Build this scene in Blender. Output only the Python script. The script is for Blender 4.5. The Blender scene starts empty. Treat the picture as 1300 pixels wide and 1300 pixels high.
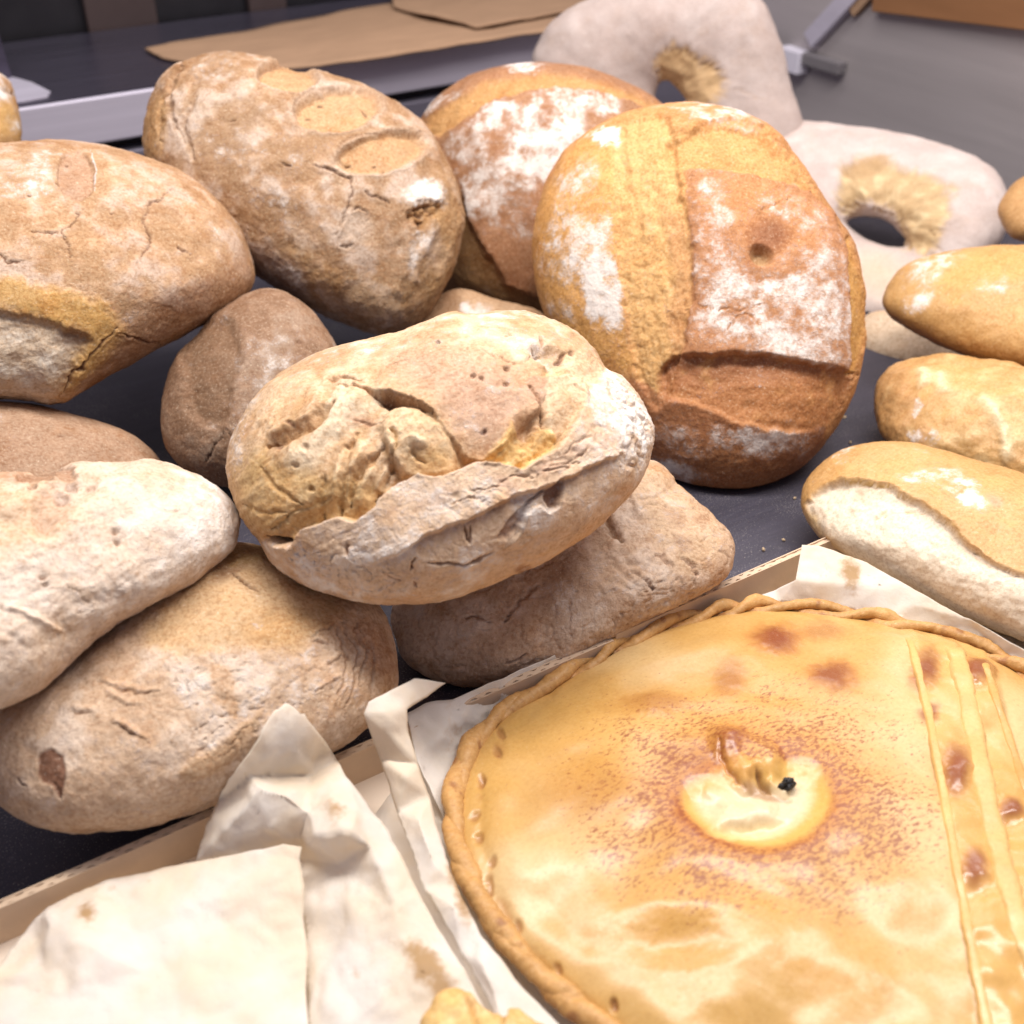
import bpy, bmesh, math, random
import numpy as np
from mathutils import Vector, Matrix, geometry
from mathutils.bvhtree import BVHTree
random.seed(4)
SC = bpy.context.scene
COL = SC.collection

# ------------------------------------------------------------------ camera
F, CH = 1480.0, .55                      # focal length in photo pixels, camera height above the steel tray
PIT, HD = math.radians(35), math.radians(57.8)
CAM = np.array([0, 0, CH])
FW = np.array([math.cos(HD)*math.cos(PIT), math.sin(HD)*math.cos(PIT), -math.sin(PIT)])
RT = np.array([math.sin(HD), -math.cos(HD), 0.])
UP = np.cross(RT, FW)
cd = bpy.data.cameras.new('camera'); cam = bpy.data.objects.new('camera', cd); COL.objects.link(cam)
cam.location = CAM; cam.rotation_euler = (math.pi/2-PIT, 0, HD-math.pi/2)
cd.sensor_width = 36; cd.lens = F/1300*36; cd.clip_start = .01; cd.clip_end = 50
cd.dof.use_dof = True; cd.dof.focus_distance = .80; cd.dof.aperture_fstop = 6
SC.camera = cam

# ------------------------------------------------------------------ light
W = bpy.data.worlds.new('World'); SC.world = W; W.use_nodes = True
bgn = W.node_tree.nodes['Background']
bgn.inputs[0].default_value = (.86, .82, 1.0, 1); bgn.inputs[1].default_value = .33
def area(name, loc, tgt, sx, sy, power, colr):
    l = bpy.data.lights.new(name, 'AREA'); l.shape = 'RECTANGLE'; l.size = sx; l.size_y = sy
    l.energy = power; l.color = colr
    o = bpy.data.objects.new(name, l); COL.objects.link(o); o.location = loc
    d = Vector(tgt)-Vector(loc); o.rotation_euler = d.to_track_quat('-Z', 'Y').to_euler()
    return o
area('case_lamp_front', (.50, .61, 1.22), (.42, .50, 0), 1.5, .20, 28.5, (1, .945, .895))
area('case_lamp_rear', (1.05, 1.05, 1.0), (.8, .85, 0), 1.3, .22, 6.5, (1, .95, .93))
vs = SC.view_settings
vs.view_transform = 'Standard'; vs.look = 'None'; vs.gamma = 1; vs.exposure = .04; vs.use_curve_mapping = False

# ------------------------------------------------------------------ helpers
def ray(x, y): return FW + RT*((x-650)/F) - UP*((y-650)/F)
def at_t(x, y, t): return CAM + ray(x, y)*t
def at_z(x, y, z): d = ray(x, y); return CAM + d*((z-CH)/d[2])
def at_y(x, y, Y): d = ray(x, y); return CAM + d*(Y/d[1])
def at_x(x, y, X): d = ray(x, y); return CAM + d*(X/d[0])
def project(P):
    q = P-CAM; t = q@FW
    return 650+F*(q@RT)/t, 650-F*(q@UP)/t

def hash3(ix, iy, iz, seed):
    h = (ix*374761393 + iy*668265263 + iz*2147483647 + seed*1274126177) & 0xffffffff
    h = ((h ^ (h >> 13))*1274126177) & 0xffffffff
    h = ((h ^ (h >> 16))*2246822519) & 0xffffffff
    return (h ^ (h >> 15)) & 0xffff
def perlin(p, seed=0):
    i = np.floor(p).astype(np.int64); f = p-i
    u = f*f*f*(f*(f*6-15)+10)
    out = 0
    for dx in (0, 1):
        for dy in (0, 1):
            for dz in (0, 1):
                h = hash3(i[:, 0]+dx, i[:, 1]+dy, i[:, 2]+dz, seed)
                a = (h & 255)*(2*math.pi/256); z = ((h >> 8) & 255)/127.5-1
                r = np.sqrt(np.maximum(0, 1-z*z))
                g = r*np.cos(a)*(f[:, 0]-dx) + r*np.sin(a)*(f[:, 1]-dy) + z*(f[:, 2]-dz)
                w = (u[:, 0] if dx else 1-u[:, 0])*(u[:, 1] if dy else 1-u[:, 1])*(u[:, 2] if dz else 1-u[:, 2])
                out = out + g*w
    return out*1.5
def fbm(p, scale, octv=3, seed=0):
    o = 0; a = 1; s = 0
    for k in range(octv):
        o = o + a*perlin(p*scale*(2.03**k)+k*17.3, seed+k*31); s += a; a *= .5
    return o/s*1.25
def ridged(p, scale, octv=2, seed=0):
    o = 0; a = 1; s = 0
    for k in range(octv):
        o = o + a*(1-np.minimum(1, np.abs(perlin(p*scale*(2.1**k)+k*9.1, seed+k*13))*3.2)); s += a; a *= .5
    return o/s
def sst(a, b, x):
    t = np.clip((x-a)/(b-a), 0, 1); return t*t*(3-2*t)
def catmull(pts, n, closed=True):
    pts = np.array(pts, float); m = len(pts); out = []
    segs = m if closed else m-1
    for k in range(segs):
        if closed: p0, p1, p2, p3 = pts[k-1], pts[k], pts[(k+1) % m], pts[(k+2) % m]
        else: p0, p1, p2, p3 = pts[max(k-1, 0)], pts[k], pts[k+1], pts[min(k+2, m-1)]
        for t in np.linspace(0, 1, n, endpoint=False):
            out.append(.5*((2*p1)+(-p0+p2)*t+(2*p0-5*p1+4*p2-p3)*t*t+(-p0+3*p1-3*p2+p3)*t**3))
    if not closed: out.append(pts[-1])
    return np.array(out)

def link_mesh(name, verts, faces, mat, parent=None, smooth=True):
    me = bpy.data.meshes.new(name); me.from_pydata([tuple(v) for v in verts], [], faces)
    if smooth: me.polygons.foreach_set('use_smooth', [True]*len(me.polygons))
    me.materials.append(mat); me.update()
    o = bpy.data.objects.new(name, me); COL.objects.link(o)
    if parent: o.parent = parent
    return o
def tag(o, label, cat, group=None):
    o['label'] = label; o['category'] = cat
    if group: o['group'] = group
    return o
def struct(o): o['kind'] = 'structure'; return o
def empty(name, loc=(0, 0, 0)):
    o = bpy.data.objects.new(name, None); COL.objects.link(o); o.location = loc; o.empty_display_size = .02; return o
def box(name, lo, hi, mat, parent=None, bev=.0015):
    bm = bmesh.new(); bmesh.ops.create_cube(bm, size=1)
    for v in bm.verts:
        v.co = Vector([lo[i]+(v.co[i]+.5)*(hi[i]-lo[i]) for i in range(3)])
    if bev: bmesh.ops.bevel(bm, geom=list(bm.edges), offset=bev, segments=2, affect='EDGES', profile=.5)
    me = bpy.data.meshes.new(name); bm.to_mesh(me); bm.free(); me.materials.append(mat)
    o = bpy.data.objects.new(name, me); COL.objects.link(o)
    if parent:
        o.parent = parent; o.matrix_parent_inverse = Matrix.Translation(-Vector(parent.location))
    return o

# ------------------------------------------------------------------ materials
class NT:
    def __init__(s, name):
        s.m = bpy.data.materials.new(name); s.m.use_nodes = True; s.t = s.m.node_tree
        s.b = s.t.nodes['Principled BSDF']
    def n(s, typ, **kw):
        x = s.t.nodes.new(typ)
        for k, v in kw.items():
            if k.startswith('_'): setattr(x, k[1:], v)
            else: x.inputs[k.replace('__', ' ')].default_value = v
        return x
    def l(s, a, b): s.t.links.new(a, b)
    def noise(s, vec, scale, detail=3, rough=.55, dist=0):
        x = s.n('ShaderNodeTexNoise', Scale=scale, Detail=detail, Roughness=rough, Distortion=dist); s.l(vec, x.inputs['Vector']); return x.outputs['Fac']
    def math(s, op, a, b=None, c=None):
        x = s.n('ShaderNodeMath', _operation=op)
        for i, v in enumerate((a, b, c)):
            if v is None: continue
            if isinstance(v, (int, float)): x.inputs[i].default_value = v
            else: s.l(v, x.inputs[i])
        return x.outputs[0]
    def ramp(s, v, a, b, lo=0, hi=1):
        x = s.n('ShaderNodeMapRange', _interpolation_type='SMOOTHSTEP'); s.l(v, x.inputs['Value'])
        x.inputs['From Min'].default_value = a; x.inputs['From Max'].default_value = b
        x.inputs['To Min'].default_value = lo; x.inputs['To Max'].default_value = hi
        return x.outputs[0]
    def mix(s, fac, a, b, mode='MIX'):
        x = s.n('ShaderNodeMix', _data_type='RGBA', _blend_type=mode)
        for sock, v in ((x.inputs[0], fac), (x.inputs[6], a), (x.inputs[7], b)):
            if isinstance(v, (int, float)): sock.default_value = v
            elif isinstance(v, tuple): sock.default_value = (*v, 1) if len(v) == 3 else v
            else: s.l(v, sock)
        return x.outputs[2]
    def attr(s, name): return s.n('ShaderNodeAttribute', _attribute_name=name)
    def coord(s): return s.n('ShaderNodeTexCoord').outputs['Object']
    def bump(s, h, dist, strength=1, prev=None):
        x = s.n('ShaderNodeBump', Strength=strength, Distance=dist); s.l(h, x.inputs['Height'])
        if prev is not None: s.l(prev, x.inputs['Normal'])
        return x.outputs[0]

def crust_material(name, rough=.72, coat=0., fine=1., bumpk=1.):
    k = NT(name); co = k.coord()
    tint = k.attr('tint').outputs['Color']; fl = k.attr('flour').outputs['Fac']; sp = k.attr('speck').outputs['Fac']; gl = k.attr('gloss').outputs['Fac']
    n1 = k.noise(co, 90, 4); n2 = k.noise(co, 420, 3, .6); n3 = k.noise(co, 1300, 2, .6)
    v = k.math('MULTIPLY_ADD', n1, .50*fine, 1-.25*fine); c = k.mix(1, tint, k.mix(1, (1, 1, 1), v, 'MULTIPLY'), 'MULTIPLY')
    n4 = k.noise(co, 38, 4, .65); c = k.mix(k.ramp(n4, .50, .72, 0, .55*fine), c, k.mix(1, c, (.80, .62, .42), 'MULTIPLY'))
    m2 = k.ramp(n2, .46, .66, 0, .55*fine); c = k.mix(m2, c, k.mix(1, c, (.64, .48, .36), 'MULTIPLY'))
    m3 = k.ramp(k.math('MULTIPLY_ADD', n3, .5, k.math('MULTIPLY', n2, .5)), .45, .30, 0, .55*fine); c = k.mix(m3, c, (.84, .70, .54))
    # flour, thick where the attribute is high, dusted where it is low
    q = k.math('ADD', k.math('MULTIPLY', n1, .55), k.math('MULTIPLY', n2, .55))
    q = k.math('ADD', q, k.math('MULTIPLY', n3, .30)); q = k.math('SUBTRACT', q, .70)
    fv = k.math('MULTIPLY_ADD', q, 1.5, fl); fm = k.ramp(fv, .26, .95, 0, .92)
    c = k.mix(fm, c, (.80, .745, .695))
    # small scorched specks
    mp = k.n('ShaderNodeMapping'); mp.inputs['Scale'].default_value = (.62, 1.3, 1.3); mp.inputs['Rotation'].default_value = (0, 0, .55); k.l(co, mp.inputs['Vector'])
    ns = k.noise(mp.outputs[0], 400, 4, .7); sv = k.math('MULTIPLY_ADD', sp, .34, ns); sm = k.ramp(sv, .66, .84, 0, .85)
    c = k.mix(sm, c, (.24, .062, .026))
    k.l(c, k.b.inputs['Base Color'])
    r = k.math('MULTIPLY_ADD', n2, .22, rough-.11); r = k.math('SUBTRACT', r, k.math('MULTIPLY', gl, .40)); r = k.math('MULTIPLY_ADD', fm, .15, r)
    k.l(r, k.b.inputs['Roughness']); k.b.inputs['Specular IOR Level'].default_value = .32
    if coat:
        k.b.inputs['Coat Weight'].default_value = coat; k.b.inputs['Coat Roughness'].default_value = .26
    h = k.math('ADD', k.math('MULTIPLY', n2, .65), k.math('MULTIPLY', n3, .35))
    h = k.math('MULTIPLY_ADD', fm, .25, h)
    nb = k.bump(n1, .0013, .30*bumpk); nb = k.bump(h, .0014, .85*bumpk, nb)
    k.l(nb, k.b.inputs['Normal'])
    return k.m
CRUST = crust_material('bread_crust', fine=1.)
FLOURED = crust_material('floured_crust', fine=.35, bumpk=.5)
SMOOTH = crust_material('smooth_crust', rough=.55, fine=.7, bumpk=.6)
PASTRY = crust_material('egg_washed_pastry', rough=.40, coat=.26, fine=.30, bumpk=.12)
RIM = crust_material('matt_pastry', rough=.55, coat=0, fine=.5, bumpk=.5)

def simple(name, colr, rough=.6, metal=0., nscale=60, amt=.25, bump=.0004, stretch=(1, 1, 1), spec=.5):
    k = NT(name); mp = k.n('ShaderNodeMapping'); mp.inputs['Scale'].default_value = stretch; k.l(k.coord(), mp.inputs['Vector'])
    n = k.noise(mp.outputs[0], nscale, 5, .6); n2 = k.noise(mp.outputs[0], nscale*.13, 3)
    v = k.math('MULTIPLY_ADD', n, amt, 1-amt/2); v = k.math('MULTIPLY', v, k.math('MULTIPLY_ADD', n2, amt*1.4, 1-amt*.7))
    k.l(k.mix(1, colr, k.mix(1, (1, 1, 1), v, 'MULTIPLY'), 'MULTIPLY'), k.b.inputs['Base Color'])
    k.l(k.math('MULTIPLY_ADD', n, .25, rough-.12), k.b.inputs['Roughness'])
    k.b.inputs['Metallic'].default_value = metal; k.b.inputs['Specular IOR Level'].default_value = spec
    if bump: k.l(k.bump(n, bump, .6), k.b.inputs['Normal'])
    return k.m
TRAY = simple('dark_tray_metal', (.055, .050, .070), .48, .3, 260, .5, .0003, (.12, 1.6, 1))
def dusty(m):
    t = m.node_tree; b = t.nodes['Principled BSDF']; old = b.inputs['Base Color'].links[0].from_socket
    k = NT.__new__(NT); k.m, k.t, k.b = m, t, b; co = k.coord()
    d = k.ramp(k.math('ADD', k.noise(co, 900, 2, .6), k.math('MULTIPLY', k.noise(co, 14, 3), .30)), .76, .88, 0, .55)
    sc = k.ramp(k.noise(co, 30, 6, .7), .62, .80, 0, .20); k.l(k.mix(sc, k.mix(d, old, (.62, .56, .50)), (.40, .37, .42)), b.inputs['Base Color'])
dusty(TRAY)
STEEL = simple('brushed_steel', (.60, .56, .66), .42, .30, 120, .22, .0002, (.04, 1, 6))
STEEL_TOP = simple('worn_dark_steel', (.085, .075, .11), .30, .6, 90, .5, .0002, (.1, 1, 1))
PANEL = simple('end_panel_steel', (.50, .455, .455), .40, .40, 40, .25, .0002, (1, .1, 2))
DARK = simple('dark_back_panel', (.012, .011, .014), .4, 0, 30, .4, 0)
DBROWN = simple('dark_brown_panel', (.05, .032, .030), .5, 0, 30, .4, 0)
WHITEP = simple('pale_plastic', (.66, .63, .72), .4, 0, 60, .1, 0)
GREYP = simple('grey_plastic', (.17, .155, .165), .5, 0, 60, .15, 0)
REFL_BROWN = simple('reflection_brown', (.26, .12, .050), .55, 0, 40, .4, .0003, (1, .15, 1))
KRAFT = simple('kraft_paper', (.36, .225, .14), .8, 0, 70, .28, .0006, (.25, 1, 1), .2)
CARD = simple('cardboard', (.60, .45, .32), .85, 0, 90, .18, .0004, (1, .3, 1), .2)
CARD_IN = simple('pale_cardboard', (.80, .68, .56), .8, 0, 50, .12, .0004, (1, 1, 1), .2)
BURNT = simple('burnt_black', (.012, .011, .012), .6, 0, 300, .5, .001)

def paper_material():
    k = NT('parchment_paper'); co = k.coord()
    st = k.attr('stain').outputs['Fac']
    n = k.noise(co, 22, 4); n2 = k.noise(co, 160, 4, .6); n3 = k.noise(co, 700, 2)
    c = k.mix(k.ramp(n, .35, .7), (.95, .91, .86), (.94, .85, .71))
    sv = k.math('MULTIPLY_ADD', k.math('SUBTRACT', n2, .5), 1.1, st)
    c = k.mix(k.ramp(sv, .20, .85, 0, .85), c, (.58, .36, .14))
    sp = k.ramp(n3, .74, .80, 0, .45); c = k.mix(sp, c, (.60, .45, .30))
    k.l(c, k.b.inputs['Base Color']); k.b.inputs['Roughness'].default_value = .55; k.b.inputs['Specular IOR Level'].default_value = .3
    nb = k.bump(n2, .0010, .5); k.l(nb, k.b.inputs['Normal'])
    tr = k.n('ShaderNodeBsdfTranslucent'); k.l(c, tr.inputs['Color']); k.l(nb, tr.inputs['Normal'])
    ms = k.n('ShaderNodeMixShader'); ms.inputs[0].default_value = .48
    k.l(k.b.outputs[0], ms.inputs[1]); k.l(tr.outputs[0], ms.inputs[2])
    k.l(ms.outputs[0], k.t.nodes['Material Output'].inputs['Surface'])
    return k.m
PAPER = paper_material()

# ------------------------------------------------------------------ painter
class Ctx:
    """displacement and colour layers of one crust, laid out at the features' places"""
    def __init__(s, P, rho, fr, base, seed):
        s.P, s.rho, s.fr, s.seed = P, rho, fr, seed
        s.px, s.py = project(P); s.Q = np.stack([s.px, s.py], 1)
        n = len(P); s.H = np.zeros(n); s.col = np.tile(np.array(base, float), (n, 1))
        s.fl = np.zeros(n); s.sp = np.zeros(n); s.gl = np.zeros(n)
        s.jx = fbm(P, 55, 3, seed+5); s.jy = fbm(P, 55, 3, seed+9); s.kx = fbm(P, 200, 2, seed+15); s.ky = fbm(P, 170, 2, seed+19)
    def n(s, scale, o=3, k=0): return fbm(s.P, scale, o, s.seed+100+k)
    def rg(s, scale, o=2, k=0): return ridged(s.P, scale, o, s.seed+200+k)
    def qj(s, jit): return s.Q + np.stack([s.jx+.55*s.kx, s.jy-.55*s.ky], 1)*jit
    def an(s, ang, L, Wd, k=0, o=2):
        """noise drawn out along one direction: pleats, stretch marks"""
        a = math.radians(ang); x = s.px*math.cos(a)+s.py*math.sin(a)+6*s.jx; y = -s.px*math.sin(a)+s.py*math.cos(a)+6*s.jy
        return fbm(np.stack([x/L, y/Wd, np.full(len(x), 3.7+k)], 1), 1, o, s.seed+300+k)*s.fr
    def seg(s, pts, jit=0, closed=False):
        pts = np.array(pts, float); q = s.qj(jit)
        best = np.full(len(q), 1e9); side = np.zeros(len(q)); arc = np.zeros(len(q)); L = 0
        m = len(pts); tot = sum(np.linalg.norm(pts[(k+1) % m]-pts[k]) for k in range(m if closed else m-1))
        for k in range(m if closed else m-1):
            a, b = pts[k], pts[(k+1) % m]; d = b-a; l2 = d@d+1e-9
            t = np.clip(((q-a)@d)/l2, 0, 1); e = q-(a+t[:, None]*d); dd = np.hypot(e[:, 0], e[:, 1])
            cr = d[0]*(q[:, 1]-a[1])-d[1]*(q[:, 0]-a[0])
            u = dd < best; best = np.where(u, dd, best); side = np.where(u, np.sign(cr), side)
            arc = np.where(u, (L+t*math.sqrt(l2))/tot, arc); L += math.sqrt(l2)
        return best, side, arc
    def poly(s, pts, soft=4, jit=6, smooth=True):
        if smooth: pts = catmull(pts, 4)
        pts = np.array(pts, float); q = s.qj(jit); d, _, _ = s.seg(pts, jit, True)
        ins = np.zeros(len(q), bool); m = len(pts)
        for k in range(m):
            a, b = pts[k], pts[(k+1) % m]
            c = ((a[1] > q[:, 1]) != (b[1] > q[:, 1])) & (q[:, 0] < (b[0]-a[0])*(q[:, 1]-a[1])/(b[1]-a[1]+1e-9)+a[0]); ins ^= c
        sd = np.where(ins, d, -d); return sst(-soft, soft, sd)*s.fr
    def ell(s, cx, cy, rx, ry, ang=0, soft=.4, jit=4):
        q = s.qj(jit)-np.array([cx, cy]); a = math.radians(ang); x = q[:, 0]*math.cos(a)+q[:, 1]*math.sin(a); y = -q[:, 0]*math.sin(a)+q[:, 1]*math.cos(a)
        r = np.sqrt((x/rx)**2+(y/ry)**2); return (1-sst(1-soft, 1+soft, r))*s.fr
    def mix(s, m, colr, a=1.): s.col += (np.asarray(colr)-s.col)*(np.clip(m, 0, 1)*a)[:, None]
    def crack(s, pts, w=2.5, depth=.002, colr=(.20, .085, .035), jit=5, a=.85, taper=True):
        d, _, arc = s.seg(pts, jit); w = w*.74; depth = depth*.75
        ww = w*(np.clip(np.sin(np.pi*np.clip(arc, .02, .98))*1.6, .25, 1) if taper else 1)
        ww = ww*((.55+1.1*np.clip(np.abs(s.kx)+.25*s.jx, 0, 1)) if w < 3.2 else 1); g = np.exp(-(d/(ww*.8))**2)*s.fr; s.H -= depth*g; s.H += .28*min(depth, .003)*np.exp(-((d-w*1.7)/(w*.9))**2)*s.fr*(.3+.7*sst(-.2, .5, s.jy)); s.mix(g, colr, a); s.fl *= 1-.9*g*a; return g
    def flap(s, pts, h=.004, decay=20, side=1, edge=2.5, jit=4):
        """a torn lip: the surface on one side of the line stands proud of the other and fades away from it"""
        d, sd, arc = s.seg(pts, jit); sg = d*sd*side
        tp = np.clip(np.sin(np.pi*np.clip(arc, .0, 1))*2.2, 0, 1)
        m = sst(-edge, edge, sg)*np.exp(-np.maximum(sg, 0)/decay)*tp*s.fr; s.H += h*m
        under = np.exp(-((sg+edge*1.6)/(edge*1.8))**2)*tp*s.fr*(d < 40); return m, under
    def ridge(s, pts, h=.003, w=6, jit=4):
        d, _, arc = s.seg(pts, jit); tp = np.clip(np.sin(np.pi*np.clip(arc, .0, 1))*2.2, 0, 1)
        g = np.exp(-(d/w)**2)*tp*s.fr; s.H += h*g; return g

def grid_disc(N):
    a = np.linspace(-1, 1, N+1); X, Y = np.meshgrid(a, a); X = X.ravel(); Y = Y.ravel()
    r = np.maximum(np.abs(X), np.abs(Y))
    xb = np.abs(X) >= np.abs(Y); with_ = np.where(xb, X, Y); oth = np.where(xb, Y, X)
    ph = (math.pi/4)*oth/np.where(with_ == 0, 1, with_)
    rr = with_; th = np.where(xb, ph, math.pi/2-ph); dx = rr*np.cos(th); dy = rr*np.sin(th)
    i = np.arange((N+1)*(N+1)).reshape(N+1, N+1)
    f = np.stack([i[:-1, :-1], i[:-1, 1:], i[1:, 1:], i[1:, :-1]], -1).reshape(-1, 4)
    loop = np.concatenate([i[0, :-1], i[:-1, -1], i[-1, :0:-1], i[:0:-1, 0]])
    return np.hypot(dx, dy), np.arctan2(dy, dx), f, loop

def mesh_np(name, P, faces4, mat, attrs=None, parent=None):
    me = bpy.data.meshes.new(name); nf = len(faces4)
    me.vertices.add(len(P)); me.vertices.foreach_set('co', P.astype(np.float32).ravel())
    me.loops.add(nf*4); me.loops.foreach_set('vertex_index', faces4.astype(np.int32).ravel())
    me.polygons.add(nf); me.polygons.foreach_set('loop_start', np.arange(0, nf*4, 4, dtype=np.int32)); me.polygons.foreach_set('loop_total', np.full(nf, 4, np.int32))
    me.polygons.foreach_set('use_smooth', np.ones(nf, bool)); me.update(calc_edges=True); me.validate()
    me.materials.append(mat)
    if attrs: set_attrs(me, attrs)
    o = bpy.data.objects.new(name, me); COL.objects.link(o)
    if parent: o.parent = parent
    return o
def set_attrs(me, at):
    for k, v in at.items():
        if v.ndim == 2:
            a = me.attributes.new(k, 'FLOAT_COLOR', 'POINT'); a.data.foreach_set('color', np.concatenate([np.clip(v, .003, .95), np.ones((len(v), 1))], 1).astype(np.float32).ravel())
        else:
            a = me.attributes.new(k, 'FLOAT', 'POINT'); a.data.foreach_set('value', v.astype(np.float32))
def vnormals(P, F4):
    n = np.zeros_like(P); a, b, c, d = (P[F4[:, k]] for k in range(4)); fn = np.cross(c-a, d-b)
    for k in range(4):
        for ax in range(3): n[:, ax] += np.bincount(F4[:, k], fn[:, ax], len(P))
    return n/(np.linalg.norm(n, axis=1)[:, None]+1e-12)

TAN, BROWN, GOLD, PALE = (.50, .31, .165), (.29, .145, .065), (.56, .33, .11), (.66, .52, .385)
CRUMB, DKB, RED, WHITE = (.74, .55, .32), (.11, .045, .022), (.36, .125, .05), (.84, .79, .74)
SEED = [10]
def loaf(name, label, outline, t, paint=None, lean=.55, lat=0., thick=.85, back=.8, p=2.3, N=180, base=TAN,
         lump=.0045, mat=None, group=None, floor=None, cat='bread', rings=6):
    SEED[0] += 37; seed = SEED[0]
    cs = catmull(outline, 8); cx, cy = cs.mean(0)
    x0, y0 = cs[:, 0], cs[:, 1]; x1, y1 = np.roll(x0, -1), np.roll(y0, -1); cr = x0*y1-x1*y0; A = cr.sum()/2
    cx, cy = ((x0+x1)*cr).sum()/(6*A), ((y0+y1)*cr).sum()/(6*A)
    C = at_t(cx, cy, t); w = CAM-C; w /= np.linalg.norm(w); u = np.cross(UP, w); u /= np.linalg.norm(u); v = np.cross(w, u)
    nt = w-lat*u+lean*v                                     # contour plane: lower rim nearer than the upper rim
    pts = []
    for (x, y) in cs:
        d = ray(x, y); q = CAM+d*(((C-CAM)@nt)/(d@nt)); e = q-C; pts.append((e@u, e@v))
    pts = np.array(pts); th = np.arctan2(pts[:, 1], pts[:, 0]); rr = np.hypot(pts[:, 0], pts[:, 1]); o_ = np.argsort(th)
    th = th[o_]; rr = rr[o_]; th = np.concatenate([th-2*math.pi, th, th+2*math.pi]); rr = np.tile(rr, 3)
    xs, ys = pts[:, 0], pts[:, 1]; cov = np.cov(np.stack([xs, ys])); ev = np.linalg.eigvalsh(cov); mr = math.sqrt(2*ev[0])
    T = thick*mr
    s, a, f, loop = grid_disc(N)
    def surf(s, a, sign, Th):
        rho = .2*s+.8*np.sin(s*math.pi/2); R = np.interp(a, th, rr)
        # rounder in the middle: the outline's corners fade inwards
        Rm = np.sqrt(np.interp(a, th, rr)*R); x = rho*Rm*np.cos(a); y = rho*Rm*np.sin(a)
        h = np.sqrt(np.maximum(0, 1-rho**p))*Th*sign
        return C+x[:, None]*u+y[:, None]*v+(h+lat*x-lean*y)[:, None]*w, rho
    P1, r1 = surf(s, a, 1, T)
    la = a[loop]; Ps = [P1]; rh = [r1]; fr = [np.ones(len(P1))]; fs = [f]; prev = loop; base_i = len(P1); nL = len(loop)
    for k in range(1, rings+1):
        sk = 1-k/rings*.97; Pk, rk = surf(np.full(nL, sk), la, -1, T*back)
        Ps.append(Pk); rh.append(rk); fr.append(np.full(nL, max(0, 1-k/2)))
        idx = np.arange(base_i, base_i+nL); fs.append(np.stack([prev, idx, np.roll(idx, -1), np.roll(prev, -1)], -1)[:, ::-1] if False else np.stack([np.roll(prev, -1), np.roll(idx, -1), idx, prev], -1)[:, ::-1])
        prev = idx; base_i += nL
    # close the bottom with one fan of quads
    half = nL//2; q = [[prev[k], prev[k+1], prev[nL-2-k], prev[nL-1-k]] for k in range(half-1)]
    fs.append(np.array(q)[:, ::-1])
    P = np.concatenate(Ps); rho = np.concatenate(rh); fr = np.concatenate(fr); F4 = np.concatenate(fs)
    c = Ctx(P, rho, fr, base, seed)
    c.H += lump*fbm(P, 11, 2, seed+1)*(.4+.6*(1-rho**4)) + .0012*fbm(P, 45, 3, seed+2) + .00035*fbm(P, 190, 2, seed+3)
    mott = fbm(P, 30, 3, seed+4); c.col *= (1+.22*mott)[:, None]; c.fl += .12+.20*fbm(P, 26, 3, seed+6)
    if paint: paint(c)
    c.fl = np.minimum(c.fl*(1+.8*fbm(P, 48, 4, seed+8)+.35*c.kx), .95)
    bake = sst(.80, 1.0, rho)*(.55+.45*fbm(P, 14, 2, seed+12)); c.mix(bake, c.col*np.array((.80, .66, .52)), .55)
    nrm = vnormals(P, F4); ctr = P.mean(0)
    if np.mean(np.einsum('ij,ij->i', nrm, P-ctr)) < 0: nrm = -nrm; F4 = F4[:, ::-1]
    P = P+nrm*c.H[:, None]
    if floor is not None: P[:, 2] = np.where(P[:, 2] < floor+.006, floor+.006*np.exp(np.minimum(0, (P[:, 2]-floor-.006)/.006)), P[:, 2])
    org = np.array([C[0], C[1], P[:, 2].min()])
    o = mesh_np(name, P-org, F4, mat or CRUST, dict(tint=c.col, flour=c.fl, speck=c.sp, gloss=c.gl)); o.location = org
    tag(o, label, cat, group); return o

# ------------------------------------------------------------------ setting
XP, YL = 1.34, 1.46
tray = struct(box('tray_floor', (-.9, -.25, -.012), (XP, 1.60, 0), TRAY, bev=0))
led = struct(box('rear_ledge', (-.9, YL, .106), (XP-.003, 1.78, .16), STEEL, bev=.0025))
struct(box('ledge_top', (-.9, YL+.004, .1603), (XP-.004, 1.78, .1622), STEEL_TOP, bev=0))
struct(box('ledge_recess', (-.9, YL+.03, .0905), (XP-.004, 1.775, .1055), DARK, bev=0))
struct(box('rear_riser', (-.9, YL+.006, .0005), (XP-.004, 1.775, .090), simple('riser_steel', (.22, .205, .26), .38, .5, 120, .2, .0002, (.04, 1, 6)), bev=.0025))
struct(box('end_panel', (XP, -.25, -.012), (XP+.02, 2.2, .75), PANEL, bev=0))
struct(box('rear_panel', (-.9, 1.80, .0), (XP-.005, 1.82, .75), DARK, bev=0))
for x0, x1 in ((.42, .52), (.66, .72), (.93, 1.05)):
    struct(box('panel_strip', (x0, 1.785, .150), (x1, 1.799, .74), DBROWN, bev=.002))

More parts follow.
